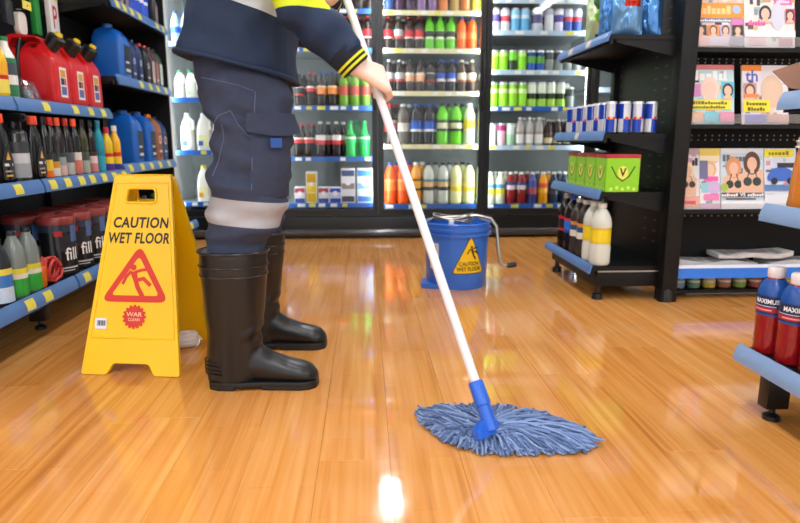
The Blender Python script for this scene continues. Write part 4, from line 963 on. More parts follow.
for k in range(12):
    c = cols[k % 8]
    place('lowb' + c, bottle_maker('round', .03, .075, c, '#d8d8d0', [(1, c), (.5, '#d8d4c0')], (.1, .5), .3, .6, .15, 12), 'small_jar', f'{(ORD + ["eleventh", "twelfth"])[k]} small coloured jar from the left under the magazine rack', 'jar', (1.48 + .075 * k, 2.80, .0355), 0, 'small jars under the rack')
def squig(p, u, v, w, h, c, n=6):
    """row of upright dabs, print too small to read"""
    rq = random.Random(int(abs(u) * 1e4 + v * 1e4 + n)); x = u - w / 2
    while x < u + w / 2 - w / n * .5:
        d = w / n * rq.uniform(.45, .85); hh = h * rq.choice((.7, .7, 1)); p.rect(x, x + d, v - h / 2, v - h / 2 + hh, c); x += d + w / n * .18
def busy(p, w, h, n=26):
    """small picture and text patches scattered over a cover"""
    rq = random.Random(int(w * 1e4) + p.mi('#ffffff') + len(p.mb.v))
    for _ in range(n):
        a = rq.uniform(-w / 2, w / 2 - .03); b_ = rq.uniform(.01, h - .035); ww = rq.uniform(.012, .03); hh = rq.uniform(.006, .03)
        p.rect(a, a + ww, b_, b_ + hh, rq.choice(('#c9a48c', '#e8d4c4', '#8a96b4', '#f2f2f2', '#d890a8', '#6a5a54', '#b8c8d8', '#e8b878', '#3a3840', '#a8c4b0')))
def lady(p, u, v, k, hair, top, skin='#e3b79c'):
    p.poly([(u - .3 * k, v - .55 * k), (u + .3 * k, v - .55 * k), (u + .36 * k, v + .1 * k), (u + .12 * k, v + .22 * k), (u - .12 * k, v + .22 * k), (u - .36 * k, v + .1 * k)], skin)
    p.disc(u, v + .42 * k, .25 * k, hair, .34 * k); p.disc(u, v + .40 * k, .15 * k, skin, .2 * k)
    p.rect(u - .06 * k, u + .06 * k, v + .12 * k, v + .26 * k, skin)
    p.disc(u - .14 * k, v - .12 * k, .13 * k, top); p.disc(u + .14 * k, v - .12 * k, .13 * k, top)
    p.stroke([(u - .16 * k, v - .05 * k), (u - .08 * k, v + .2 * k)], .03 * k, top); p.stroke([(u + .16 * k, v - .05 * k), (u + .08 * k, v + .2 * k)], .03 * k, top)
def face(p, u, v, k, hair, skin='#e6c0a8'):
    p.disc(u, v, .5 * k, hair, .62 * k); p.disc(u, v - .05 * k, .34 * k, skin, .44 * k); p.poly([(u - .5 * k, v - .8 * k), (u + .5 * k, v - .8 * k), (u + .2 * k, v - .42 * k), (u - .2 * k, v - .42 * k)], skin)
def magazine(label, x, z, w, h, art, y=2.70, th=.007):
    t = thing('magazine', label, 'magazine', (x, y, z), 0, None); t.rotation_euler = (R(-11), 0, 0)
    obj('page_block', MB().box(-w / 2, w / 2, 0, th, 0, h).mesh('page_block', mat('paper_white', '#eceae6', .5)), t)
    p = Print(); art(p, w, h); p.build('cover_print', t, lambda u, v, d: (u, -.0006 - d, v))
def art_a(p, w, h):
    p.rect(-w/2, w/2, 0, h, '#ead9d0'); busy(p, w, h)
    for k, c in enumerate(('#3a2a24', '#8a5030', '#2a2024')): face(p, -.07 + .065 * k, h * .86, .05, c)
    p.rect(-w/2, w/2, h * .47, h * .70, '#f79a28'); squig(p, -.02, h * .59, .14, .036, '#ffd28a', 6); p.disc(w * .36, h * .60, .018, '#a8c4e8')
    p.rect(-w/2, w/2, h * .40, h * .46, '#7a88b8'); squig(p, -.02, h * .43, .15, .009, '#f0f0f0', 12); p.rect(w * .25, w/2, h * .36, h * .46, '#d880c0')
    for k, c in enumerate(('#4a3028', '#f08a30', '#c8b0c8', '#2c2428')): p.rect(-w/2 + k * w/4 + .003, -w/2 + (k+1) * w/4 - .003, h * .2, h * .36, c); face(p, -w/2 + (k + .5) * w/4, h * .28, .035, '#5a3a2c')
    p.rect(-w/2, -w*.2, h * .04, h * .18, '#f0b8b0'); p.rect(-w*.2, w*.2, h*.04, h*.18, '#dcd0e0'); p.rect(w*.22, w/2, h * .04, h * .18, '#a8a4b8')
def art_b(p, w, h):
    p.rect(-w/2, w/2, 0, h, '#ece6e4'); busy(p, w, h); p.stroke([(-.085, h), (-.08, h * .7)], .014, '#4a3a44'); p.stroke([(-.045, h), (-.05, h * .68)], .014, '#4a3a44')
    p.rect(-.03, .005, h * .72, h, '#c89a78'); p.rect(.01, .05, h * .75, h, '#9a98c8'); p.rect(.05, w/2, h * .72, h * .98, '#d8a860')
    p.rect(.02, .1, h * .68, h * .78, '#e070b8'); squig(p, .06, h * .73, .06, .014, '#f8e0f0', 5)
    face(p, -.02, h * .55, .055, '#2a2430'); p.poly(circle(.035, h * .5, .03, 14, .06), '#d0d4e4'); p.rect(.07, w/2, h * .4, h * .62, '#c83a78'); face(p, .09, h * .52, .04, '#3a2a30')
    squig(p, -.055, h * .40, .085, .022, '#e85aa8', 6); p.rect(-w/2, w/2, h * .18, h * .28, '#f4eef0'); p.rect(-.09, -.02, h * .06, h * .16, '#e8c8d0'); p.rect(.04, .1, h * .05, h * .16, '#c8a0b0')
def art_c(p, w, h):
    p.rect(-w/2, w/2, 0, h, '#bfe0e6'); busy(p, w, h); p.rect(-w/2, w/2, h * .92, h, '#d87878'); squig(p, -.005, h * .82, .18, .042, '#f4fafa', 6)
    p.rect(-w/2, -w*.22, h * .48, h * .68, '#d88ac8'); face(p, -.005, h * .60, .085, '#e8d0c0', '#ecc4b4'); p.rect(w*.22, w/2, h * .45, h * .72, '#6ac0d8'); face(p, w*.36, h*.58, .05, '#3a3030')
    p.rect(-w/2, w*.42, h * .26, h * .42, '#f0e43a'); squig(p, -.01, h * .37, .17, .014, '#6a6220', 11); squig(p, -.01, h * .30, .15, .011, '#6a6220', 12)
    for k, c in enumerate(('#e8b088', '#6cc4d4', '#e890b0')): p.rect(-w/2 + .004 + k * w/3, -w/2 + (k+1) * w/3 - .004, h * .04, h * .22, c)
def art_d(p, w, h):
    p.rect(-w/2, w/2, 0, h, '#e6e0e4'); busy(p, w, h); p.rect(-w/2, -w*.08, h * .9, h, '#f08a2a'); p.rect(-w/2, -w*.1, h * .74, h * .9, '#e8e4f0'); p.text('th', -.06, h * .81, .07, '#5a60b8', .02)
    p.rect(-w/2 + .005, -.04, h * .44, h * .70, '#b8a0a8'); face(p, -.07, h * .58, .05, '#7a4a38'); p.rect(-w/2 + .005, -.03, h * .46, h * .52, '#f0884a'); face(p, .03, h * .60, .1, '#d8c0a8')
    p.rect(-w/2 + .004, .02, h * .22, h * .42, '#f0e028'); squig(p, -.042, h * .36, .09, .016, '#6a5a18', 6); squig(p, -.042, h * .27, .08, .016, '#6a5a18', 5); p.rect(-w/2 + .01, 0, h * .04, h * .18, '#8a88c8'); p.rect(.01, w/2, h * .04, h * .18, '#d8b0a8')
def art_e(p, w, h):
    p.rect(-w/2, w/2, 0, h, '#d8dce4'); busy(p, w, h); p.rect(-w/2, w/2, h * .9, h, '#b89aa0'); lady(p, -.004, h * .46, .115, '#e6d6a8', '#2a2624'); squig(p, w * .3, h * .78, .03, .035, '#20242c', 2); p.rect(-w/2, w/2, h * .03, h * .22, '#e8a898'); p.rect(-w*.3, w*.3, h*.08, h*.14, '#d85a50')
def art_f(p, w, h):
    p.rect(-w/2, w/2, 0, h, '#e8e2e8'); busy(p, w, h); p.rect(-w/2, w/2, h * .88, h, '#e0c860'); p.rect(-w/2, w/2, h * .78, h * .88, '#e8d8b8'); face(p, .0, h * .66, .06, '#d8b070'); p.rect(-w*.3, w*.4, h * .46, h * .54, '#e85aa8'); p.rect(-w/2, -w*.1, h*.5, h*.8, '#6a6a90')
    p.rect(-w*.4, 0, h * .28, h * .44, '#8ac8d8'); p.disc(w*.2, h*.36, .03, '#c8b0d8'); p.rect(-w*.3, w*.45, h*.15, h*.25, '#e880b8'); p.rect(-w/2, w/2, .0, h*.1, '#d0b0d0')
def art_g(p, w, h):
    p.rect(-w/2, w/2, 0, h, '#c6dbe6'); busy(p, w, h); p.rect(-w/2, w*.5, h * .92, h, '#e0e4ec'); squig(p, -.03, h * .84, .12, .03, '#5a6472', 6); lady(p, -.04, h * .47, .14, '#d89060', '#28302c'); lady(p, .045, h * .52, .155, '#5a3428', '#2c3a34')
    p.disc(-w*.42, h*.36, .018, '#a8c048'); p.rect(-w/2, w/2, h * .2, h * .27, '#3a4660'); p.text('VS', 0, h * .235, .024, '#f0f0f0', .02); squig(p, -.06, h * .235, .075, .014, '#f0f0f0', 6); squig(p, .06, h * .235, .075, .014, '#f0f0f0', 6); p.rect(-w/2, w/2, 0, h * .14, '#ecebf0'); p.rect(-w*.4, w*.3, h*.155, h*.18, '#50545c')
def art_h(p, w, h):
    p.rect(-w/2, w/2, 0, h, '#d4dcec'); busy(p, w, h); p.rect(-w/2, w*.4, h * .86, h * .98, '#f0e428'); squig(p, -.005, h * .92, .1, .018, '#8a8010', 5); p.rect(-w*.1, w/2, h*.68, h*.76, '#2a2e3a')
    p.poly(roundpoly([(-w*.42, h*.46), (w*.5, h*.46), (w*.5, h*.58), (w*.2, h*.68), (-w*.2, h*.68), (-w*.42, h*.56)], .015, 3), '#3a68c8'); p.disc(-w*.2, h*.46, .016, '#20242c'); p.disc(w*.3, h*.46, .016, '#20242c'); p.rect(-w/2, w/2, h*.30, h*.40, '#5a80b8'); p.rect(-w/2, w/2, .0, h*.24, '#e4e8f0')
magazine('celebrity magazine with orange title band, upper left of rack', 1.517, 1.107, .215, .28, art_a)
magazine('pale fashion magazine with pink lettering, upper right of rack', 1.742, 1.107, .225, .28, art_b)
magazine('light blue magazine with yellow headline band, middle row of rack', 1.514, .787, .21, .265, art_c)
magazine('white magazine with orange corner and yellow box, middle row right', 1.76, .787, .21, .265, art_d)
magazine('narrow visible magazine with woman in dark bikini, lower row left end', 1.456, .417, .092, .275, art_e, 2.71)
magazine('pink and white gossip magazine between two bikini covers', 1.551, .417, .094, .275, art_f, 2.71)
magazine('magazine showing two women in bikinis, lower row of rack', 1.702, .417, .2, .275, art_g, 2.71)
magazine('car magazine with yellow title, lower row behind the juice bottle', 1.881, .417, .15, .275, art_h, 2.71)
# newspapers in the tray
for k, (x, z, w, lb, rot) in enumerate([(1.62, .1525, .38, 'flat folded newspaper at left end of the blue-edged tray', 2), (1.80, .1875, .34, 'newspaper overlapping the flat folded one in the tray', -4), (2.06, .1525, .4, 'newspaper with curled-up corner at right of the tray', 3)]):
    t = thing('newspaper', lb, 'newspaper', (x, 2.786, z), R(rot), None); mbs = []
    n = 16; top = MB()
    def H(u, v, k=k): return .02 * (1 + .35 * math.sin(u * 5 + k * 2) * v) + (.085 * max(0, u - .25) ** 1.2 if k == 2 else .012 * max(0, u - .1) if k == 1 else .006 * max(0, -u))
    vs = []; 
    for lay in (0, 1):
        for i in range(n + 1):
            for j in range(5):
                u = i / n * 2 - 1; v = j / 4
                vs.append((u * w / 2, -.07 + .125 * v, (H(u, 1 - v) if lay else max(0, H(u, 1 - v) - .021))))
    N1 = (n + 1) * 5; fs = []
    for i in range(n):
        for j in range(4):
            a = i * 5 + j; fs.append((N1 + a, N1 + a + 5, N1 + a + 6, N1 + a + 1)); fs.append((a, a + 1, a + 6, a + 5))
        fs.append((i * 5, (i + 1) * 5, N1 + (i + 1) * 5, N1 + i * 5)); fs.append((i * 5 + 4, N1 + i * 5 + 4, N1 + (i + 1) * 5 + 4, (i + 1) * 5 + 4))
    for e in (0, n): 
        for j in range(4): q = e * 5 + j; fs.append((q, q + 1, N1 + q + 1, N1 + q) if e else (q, N1 + q, N1 + q + 1, q + 1))
    obj('folded_pages', MB().add(vs, fs, 0, True).mesh('folded_pages', mat('newsprint', '#c9c6c4', .8, nz=.12, nscale=60)), t)
    ld = MB()
    for q in range(7): 
        u0 = -.8 + .23 * q; ld.add([(u0 * w / 2, -.06 + .02 * (q % 3), H(u0, .7) + .0015), ((u0 + .16) * w / 2, -.06 + .02 * (q % 3), H(u0 + .16, .7) + .0015), ((u0 + .16) * w / 2, .03, H(u0 + .16, .3) + .0015), (u0 * w / 2, .03, H(u0, .3) + .0015)], [(0, 1, 2, 3)])
    obj('print_columns', ld.mesh('print_columns', INK('#8a8a8e')), t)

# ------------------------------------------------------------------ near right shelving (faces -X, ends at Y = 1.59)
NX, NYE = 1.035, 1.59
nu = thing('shelving_bay', 'shelving bay with blue-grey rails cut by the right frame edge', 'shelves', (1.25, 1.15, 0))
part('post', MB().box(1.42, 1.47, NYE - .05, NYE - .01, 0, 1.5), BLACK, nu)
part('post', MB().box(1.42, 1.47, .7, .74, 0, 1.5), BLACK, nu)
part('back_panel', MB().box(1.45, 1.462, .72, NYE - .02, .1, 1.5), BLACK, nu)
for z, xf in ((.158, NX), (.546, NX + .03), (.832, NX + .045)):
    s = shelf_part(nu, 1.45, xf, .72, NYE, z, -1, .02, z > .3, BLACK)
    rail_part(s, -1, xf, z, .72, NYE, mat('grey_blue_rail', '#7f9cc4', .22, nz=.06, nscale=8), [], TAGY, .046)
foot_part(nu, 1.062, 1.47, .135); foot_part(nu, 1.062, .85, .135)
RED = mat('red_drink', '#a3121a', .08, trans=.25, coat=.3)
def sport_maker():
    r, h = .0385, .235
    b = MB().lathe([(a * r, z * h) for a, z in [(.02, 0), (.85, 0), (.98, .02), (1, .05), (.97, .10), (1, .13), (.965, .17), (1, .2), (.965, .24), (.99, .28), (.99, .42), (1, .46), (1, .66), (.96, .74), (.80, .82), (.55, .87), (.5, .90)]], 24)
    sl = MB().lathe([(a * r + .0009, z * h) for a, z in [(.995, .46), (1, .48), (1, .66), (.96, .74), (.80, .82), (.56, .87)]], 24, cap=False)
    c = MB(); n = 24
    c.rings([[(rr * (1 + (.025 * (j % 2) if k in (1, 2) else 0)) * math.cos(2 * math.pi * j / n), rr * (1 + (.025 * (j % 2) if k in (1, 2) else 0)) * math.sin(2 * math.pi * j / n), z * h) for j in range(n)] for k, (rr, z) in enumerate([(.0205, .885), (.021, .89), (.021, .985), (.0185, 1.0)])])
    pr = Print(); pr.rect(-.048, .048, .004, .05, '#16264a'); pr.text('MAXIMUS', .004, .036, .0165, '#f0f2f8', .03, sx=.88); pr.rect(-.046, .04, .008, .02, '#b01c30'); pr.rect(-.046, .03, .0225, .0245, '#d8dce8'); pr.rect(-.03, .02, .012, .0155, '#e8a0a8')
    slice_u(pr.mb, .006); m0 = [curve_on(r + .0014, .47 * h, R(-120))(u, v, d) for u, v, d in pr.mb.v]; pr.mb.v = m0
    return [('body', b.mesh('body', RED), []), ('sleeve', sl.mesh('sleeve', P('#1d4f9e', .25)), []), ('cap', c.mesh('cap', P('#e6dedb', .4)), []), ('label', pr.mb.mesh('label', [INK(c_) for c_ in pr.cols]), [])]
for k, w in enumerate(['farthest, leftmost', 'middle', 'nearest one', 'fourth, outside the frame edge']):
    if k < 3: place('sp', sport_maker, 'sports_drink_bottle', f'red sports drink bottle with blue sleeve on right rail shelf, {w}', 'bottle', (1.083 + .006 * k, 1.545 - .083 * k, .159), R((-36, -12, -22)[k]), 'red sports drink bottles')
# big juice bottle
JU = mat('orange_juice_drink', '#d9822a', .1, trans=.2, coat=.3)
def jar_maker():
    h = .235; r = .062
    b = MB().lathe([(.002, 0), (.056, 0), (r, .012), (r * .96, .03), (r * .92, .09), (r * .84, .14), (r * .80, .155)], 28, m=0); 
    nk = MB().lathe([(r * .80, .155), (r * .86, .165), (r * .84, .178), (r * .7, .195), (.026, .212), (.023, .218)], 28)
    rg = MB()
    for z in (.158, .172): rg.tube([((r * .865) * math.cos(t / 24 * 2 * math.pi), (r * .865) * math.sin(t / 24 * 2 * math.pi), z) for t in range(25)], .003, 6)
    c = MB().lathe([(.026, .214), (.0265, .216), (.0265, .235), (.023, .237)], 20)
    return [('body', b.mesh('body', JU), []), ('neck', nk.mesh('neck', P('#b8a89a', .1)), [('ring', rg.mesh('ring', P('#d8d4d0', .15)))]), ('cap', c.mesh('cap', P('#e07a20')), [])]
place('jar', jar_maker, 'juice_bottle', 'big orange juice bottle on the right shelf at the frame edge', 'bottle', (1.136, 1.51, .5475))
# cardboard carton with open flap, blue packet on it
cx = thing('cardboard_carton', 'open brown cardboard carton with flap jutting out at right edge', 'box', (1.22, 1.44, .833))
obj('carton_body', MB().box(-.07, .185, -.115, .115, 0, .075).mesh('carton_body', mat('cardboard_brown', '#a8826e', .8, nz=.08), .002), cx)
fpp = [atY(x, y, 1.565) for x, y in ((773, 71), (815, 57), (815, 92), (790, 88))]
fp = MB().add([tuple(p + Vector((0, d, 0))) for d in (0, .004) for p in fpp], [(0, 3, 2, 1), (4, 5, 6, 7), (0, 1, 5, 4), (1, 2, 6, 5), (2, 3, 7, 6), (3, 0, 4, 7)])
part('flap', fp, MATS['cardboard_brown'], cx)
pk = thing('snack_packet', 'blue and white packet standing in the brown carton', 'packet', (1.235, 1.44, .909), R(-20))
b = MB().prism(roundpoly([(-.05, 0), (.06, 0), (.055, .15), (-.055, .15)], .012, 3), 'y', -.014, .014); obj('packet_body', b.mesh('packet_body', P('#2468b8', .3), .006), pk)
obj('packet_band', MB().box(-.054, .057, -.0148, .0148, .06, .15).mesh('packet_band', P('#e6ecf2', .3)), pk)

# ------------------------------------------------------------------ worker
def fuse(mb, voxel, smooth=2, fac=.5):
    """one continuous surface from overlapping closed shells"""
    me = mb.mesh('shell', BLACK); o = bpy.data.objects.new('shell', me); sc.collection.objects.link(o)
    m = o.modifiers.new('r', 'REMESH'); m.mode = 'VOXEL'; m.voxel_size = voxel; m.use_smooth_shade = True
    if smooth: s = o.modifiers.new('s', 'SMOOTH'); s.iterations = smooth; s.factor = fac
    dg = bpy.context.evaluated_depsgraph_get(); out = bpy.data.meshes.new_from_object(o.evaluated_get(dg)); bpy.data.objects.remove(o)
    return out
def ering(c, rx, ry, n=28, sq=0.0, tx=0, ty=0):
    out = []
    for j in range(n):
        a = 2 * math.pi * j / n; ca, sa = math.cos(a), math.sin(a); k = 1 / (abs(ca) ** (2 + sq) + abs(sa) ** (2 + sq)) ** (1 / (2 + sq))
        x, y = rx * ca * k, ry * sa * k; out.append((c[0] + x, c[1] + y, c[2] + tx * x + ty * y))
    return out
def limb(path, rad, n=24):
    mb = MB(); P_ = [Vector(p) for p in path]; out = []; rr = []
    for i in range(len(P_) - 1):
        for k in range(6): 
            t = k / 6; a, b = P_[i], P_[i + 1]; pm_, pn = P_[max(i - 1, 0)], P_[min(i + 2, len(P_) - 1)]
            p = .5 * ((2 * a) + (b - pm_) * t + (2 * pm_ - 5 * a + 4 * b - pn) * t * t + (3 * a - pm_ - 3 * b + pn) * t ** 3)
            out.append(p); rr.append(rad[i] * (1 - t) + rad[i + 1] * t)
    out.append(P_[-1]); rr.append(rad[-1]); return out, rr
def wrinkle(me, fn):
    me.update(); nr = [v.normal.copy() for v in me.vertices]
    for v, n_ in zip(me.vertices, nr): v.co += n_ * fn(v.co)
    me.update()
def split_by(me, cuts, name_fn):
    """cut along planes, then hand out faces by name_fn(centre) -> key; returns {key: mesh}"""
    bm = bmesh.new(); bm.from_mesh(me)
    for co, no in cuts: bmesh.ops.bisect_plane(bm, geom=bm.verts[:] + bm.edges[:] + bm.faces[:], plane_co=co, plane_no=no, dist=1e-5)
    groups = {}
    for f in bm.faces: groups.setdefault(name_fn(f.calc_center_median()), []).append(f)
    res = {}
    for k, fs in groups.items():
        vi = {}; vs = []; out = []
        for f in fs:
            idx = []
            for v in f.verts:
                if v.index not in vi: vi[v.index] = len(vs); vs.append(tuple(v.co))
                idx.append(vi[v.index])
            out.append(idx)
        m = bpy.data.meshes.new(str(k)); m.from_pydata(vs, [], out); m.polygons.foreach_set('use_smooth', [True] * len(out)); m.update(); res[k] = m
    bm.free(); return res
def mobj(name, me, m, parent):
    off = OFF[parent.name]; 
    for v in me.vertices: v.co -= off
    me.materials.clear(); me.materials.append(m); return obj(name, me, parent)
PX, PY = -.33, 1.96
wk = thing('person', 'worker in navy jacket, grey work trousers and black rubber boots, mopping', 'person', (PX, PY, 0))
SKIN = mat('skin', '#f4d3c3', .5, sss=.08, nz=.05, nscale=30)
NAVY = mat('navy_jacket_fabric', '#0e2747', .75, nz=.2, nscale=60, bump=.1)
GREY = mat('grey_trouser_fabric', '#303950', .85, nz=.22, nscale=45, bump=.12)
TAPE = mat('silver_reflective_tape', '#a2a1a6', .45, nz=.08, nscale=60)
TAPEL = mat('pale_grey_jacket_panel', '#c0c7d2', .5, nz=.06, nscale=60)
HIVIS = mat('hi_vis_yellow', '#cfe01a', .7, nz=.06)
RUB = mat('black_rubber', '#131416', .32, nz=.2, nscale=25, bump=.06)
SOLE = mat('black_rubber_sole', '#101112', .45)
# grip geometry
S_R = (HAND - P0).length + .01; HC = pole(S_R); N_ = Vector((-.25, -1, .15)); N_ = (N_ - PD * N_.dot(PD)).normalized(); E2 = Vector((1, 0, 0)); E2 = (E2 - PD * E2.dot(PD) - N_ * E2.dot(N_)).normalized()
def grip(c, e1, e2, wrist, mb, sg=1):
    w = Vector(wrist)
    for k, (t, rk, L) in enumerate([(.036, .0105, 1.0), (.013, .0108, 1.08), (-.010, .0104, 1.0), (-.032, .0092, .85)]):
        def pt(a, r): return c + PD * (t * .95) + (e1 * math.cos(a) + e2 * math.sin(a)) * r
        kn = pt(R(48), .041)
        mb.capsule(w + PD * t * .35 + e1 * .004, kn, .0165, .0125)
        mb.capsule(w.lerp(kn, .55) - e1 * .008, kn, .016, .011)
        j1 = pt(R(108), .027 + .002 * L); j2 = pt(R(108 + 58 * L), .0235); tip = pt(R(108 + 112 * L), .0225)
        mb.capsule(kn, j1, rk * 1.08, rk); mb.capsule(j1, j2, rk, rk * .92); mb.capsule(j2, tip, rk * .92, rk * .78)
    base = w + PD * .018 + e2 * -.004; m1 = c + PD * .044 + (e1 * math.cos(R(-35)) + e2 * math.sin(R(-35))) * .034
    m2 = c + PD * .056 + (e1 * math.cos(R(-95)) + e2 * math.sin(R(-95))) * .026; m3 = c + PD * .052 + (e1 * math.cos(R(-150)) + e2 * math.sin(R(-150))) * .0245
    mb.capsule(base, m1, .017, .0145); mb.capsule(m1, m2, .013, .0115); mb.capsule(m2, m3, .0112, .009)
WR = Vector((-.022, 1.700, .912)); EL = Vector((-.172, 1.690, 1.078)); SHN = Vector((-.285, 1.75, 1.385))
S_L = TOPS - .10; HC2 = pole(S_L); N2 = Vector((.1, 1, .1)); N2 = (N2 - PD * N2.dot(PD)).normalized(); E22 = Vector((1, 0, 0)); E22 = (E22 - PD * E22.dot(PD) - N2 * E22.dot(N2)).normalized()
WR2 = HC2 + N2 * .055 - E22 * .05 + Vector((0, 0, -.02)); EL2 = Vector((-.20, 2.19, 1.10)); SHF = Vector((-.305, 2.165, 1.40))
bd = MB()
bd.rings([ering((PX - .02, PY, .80), .10, .15), ering((PX - .02, PY, .92), .115, .165), ering((PX, PY, 1.1), .10, .145), ering((PX + .01, PY, 1.3), .105, .17), ering((PX + .03, PY, 1.42), .085, .15), ering((PX + .04, PY, 1.47), .05, .06)])
for (foot, hip) in (((-.375, 1.785), (-.34, 1.875)), ((-.375, 2.135), (-.36, 2.045))):
    bd.capsule((hip[0], hip[1], .86), (foot[0] + .03, foot[1], .48), .085, .055); bd.capsule((foot[0] + .03, foot[1], .48), (foot[0] - .01, foot[1], .10), .055, .04); bd.capsule((foot[0] - .03, foot[1], .05), (foot[0] + .15, foot[1], .04), .035, .03)
bd.capsule(SHN, EL, .05, .042); bd.capsule(EL, WR, .04, .027); bd.capsule(SHF, EL2, .05, .042); bd.capsule(EL2, WR2, .04, .027)
grip(HC, N_, E2, WR, bd); grip(HC2, N2, E22, WR2, bd)
hx, hy, hz = PX + .10, PY - .01, 1.635
bd.capsule((PX + .04, PY, 1.45), (hx - .03, hy, 1.57), .055, .052)
bd.ball((hx, hy, hz + .02), .098, .077, .108, 20, 12); bd.ball((hx + .03, hy, hz - .045), .066, .06, .07, 18, 10)
bd.capsule((hx + .092, hy, hz + .015), (hx + .112, hy, hz - .018), .010, .014, 10); bd.capsule((hx + .085, hy - .018, hz - .055), (hx + .085, hy + .018, hz - .055), .008, .008, 8)
for s in (-1, 1): bd.ball((hx - .005, hy + s * .078, hz - .002), .02, .009, .032, 12, 8)
body = mobj('body', fuse(bd, .0052, 3), SKIN, wk)
for s in (-1, 1): part('eye', MB().ball((hx + .083, hy + s * .03, hz + .022), .013, .013, .012, 12, 8), P('#2a2018'), body)
hr = MB().ball((hx - .012, hy, hz + .045), .105, .087, .098, 22, 12); hr.xf(lambda q: q if q.z > hz + .03 or q.x < hx - .02 else Vector((min(q.x, hx - .02), q.y, q.z)))
part('hair', hr, mat('dark_hair', '#2a1f18', .7), body)
# trousers
tr = MB()
NEAR = [(.38, -.378, 1.785, .080, .070), (.43, -.372, 1.787, .085, .076), (.47, -.355, 1.792, .100, .088), (.53, -.340, 1.80, .109, .094), (.59, -.337, 1.81, .114, .098), (.65, -.330, 1.82, .112, .100), (.72, -.322, 1.838, .110, .104), (.78, -.324, 1.85, .117, .108), (.86, -.342, 1.868, .124, .108), (.95, -.36, 1.89, .10, .10)]
tr.rings([ering((x, y, z), rx, ry, 32, .3) for z, x, y, rx, ry in NEAR])
tr.rings([ering((x + .012 - .055 * min(1, max(0, (z - .42) / .12)), 2 * PY - y, z), rx * .92, ry, 32, .3) for z, x, y, rx, ry in NEAR])
tr.rings([ering((-.352, PY, .80), .115, .17, 32, .4), ering((-.360, PY, .86), .134, .182, 32, .4), ering((-.366, PY, .95), .128, .176, 32, .4), ering((-.362, PY, 1.04), .120, .165, 32, .4)])
tm = fuse(tr, .0068, 3)
def trw(p):
    z = p.z; k = .0
    k += .011 * noise.noise((p.x * 7 + 3, p.y * 7, p.z * 22)) + .004 * noise.noise((p.x * 16, p.y * 14, p.z * 34))
    k += .012 * math.sin(z * 62 + p.x * 26 + 2 * noise.noise((p.x * 6, p.y * 6, z * 6))) * max(0, 1 - abs(z - .60) / .13)     # knee creases
    k += .009 * math.sin((z + p.x * .8) * 58 + 1.5 * noise.noise((p.x * 9, 2, z * 9))) * max(0, 1 - abs(z - .79) / .12)
    return k
wrinkle(tm, trw)
sp = split_by(tm, [((-.34, 0, .488), (.1, 0, 1)), ((-.34, 0, .560), (.1, 0, 1))], lambda c: 'tape' if .488 < c.z + .1 * (c.x + .34) < .560 else 'cloth')
trs = mobj('trousers', sp['cloth'], GREY, wk)
tp2 = split_by(sp['tape'], [], lambda c: c.y < PY)
for k, m_ in tp2.items(): mobj('reflective_band', m_, TAPE, trs)
# cargo pocket on the near thigh
pkt = MB(); nn = 14
for lay in (0, 1):
    pass
vs = []
for i in range(nn + 1):
    for j in range(nn + 1):
        u, v = i / nn, j / nn; a = R(-82 + 62 * u); z = .565 + .215 * v
        cx_ = -.335 + .01 * v; cy_ = 1.828 + .025 * v; e = (math.sin(math.pi * u) * math.sin(math.pi * min(v * 1.1, 1))) ** .5
        r = 1.0; bulge = .010 + .018 * e + .005 * noise.noise((u * 3, v * 4, 1.))
        vs.append((cx_ + (.114 + bulge) * math.cos(a), cy_ + (.104 + bulge) * math.sin(a), z))
fs = [(i * (nn + 1) + j, (i + 1) * (nn + 1) + j, (i + 1) * (nn + 1) + j + 1, i * (nn + 1) + j + 1) for i in range(nn) for j in range(nn)]
pko = part('cargo_pocket', MB().add(vs, fs, 0, True), GREY, trs)
fvs = []
for i in range(nn + 1):
    for j in range(4):
        u, v = i / nn, j / 3; a = R(-86 + 72 * u); z = .745 + .05 * v + .012 * math.sin(math.pi * u) * (v - 1)
        bulge = .034 - .018 * v; fvs.append((-.326 + (.114 + bulge) * math.cos(a), 1.85 + (.104 + bulge) * math.sin(a), z))
part('pocket_flap', MB().add(fvs, [(i * 4 + j, (i + 1) * 4 + j, (i + 1) * 4 + j + 1, i * 4 + j + 1) for i in range(nn) for j in range(3)], 0, True), GREY, trs)
a = R(-56); part('blue_patch', MB().box(-.016, .016, -.002, .002, -.013, .013).xf(lambda q: Vector((-.326 + .152 * math.cos(a), 1.85 + .144 * math.sin(a), .715)) + Matrix.Rotation(a + R(90), 3, 'Z') @ q), P('#2a56a8', .6), trs)
from mathutils.bvhtree import BVHTree
tv = [v.co + OFF[trs.name] for v in trs.data.vertices]; bvh = BVHTree.FromPolygons(tv, [tuple(p.vertices) for p in trs.data.polygons])
def seam(pxs):
    out = []
    for a_, b_ in zip(pxs, pxs[1:]):
        for k in range(8):
            x = a_[0] + (b_[0] - a_[0]) * k / 8; y = a_[1] + (b_[1] - a_[1]) * k / 8; q = atY(x, y, 1.78)
            h = bvh.ray_cast(Vector((q.x, 1.4, q.z)), Vector((0, 1, 0)))[0]
            if h: out.append(h - Vector((0, .0008, 0)))
    if len(out) > 3: part('seam', MB().tube(out, .0016, 5), mat('seam_thread', '#59607a', .8), trs)
seam([(256, 92), (257, 110), (257, 130), (256, 160), (256, 192)]); seam([(212, 128), (220, 116), (232, 111), (240, 124), (250, 135), (258, 139)]); seam([(216, 175), (222, 158), (226, 140), (224, 122)]); seam([(198, 76), (214, 80), (240, 86), (256, 92)])
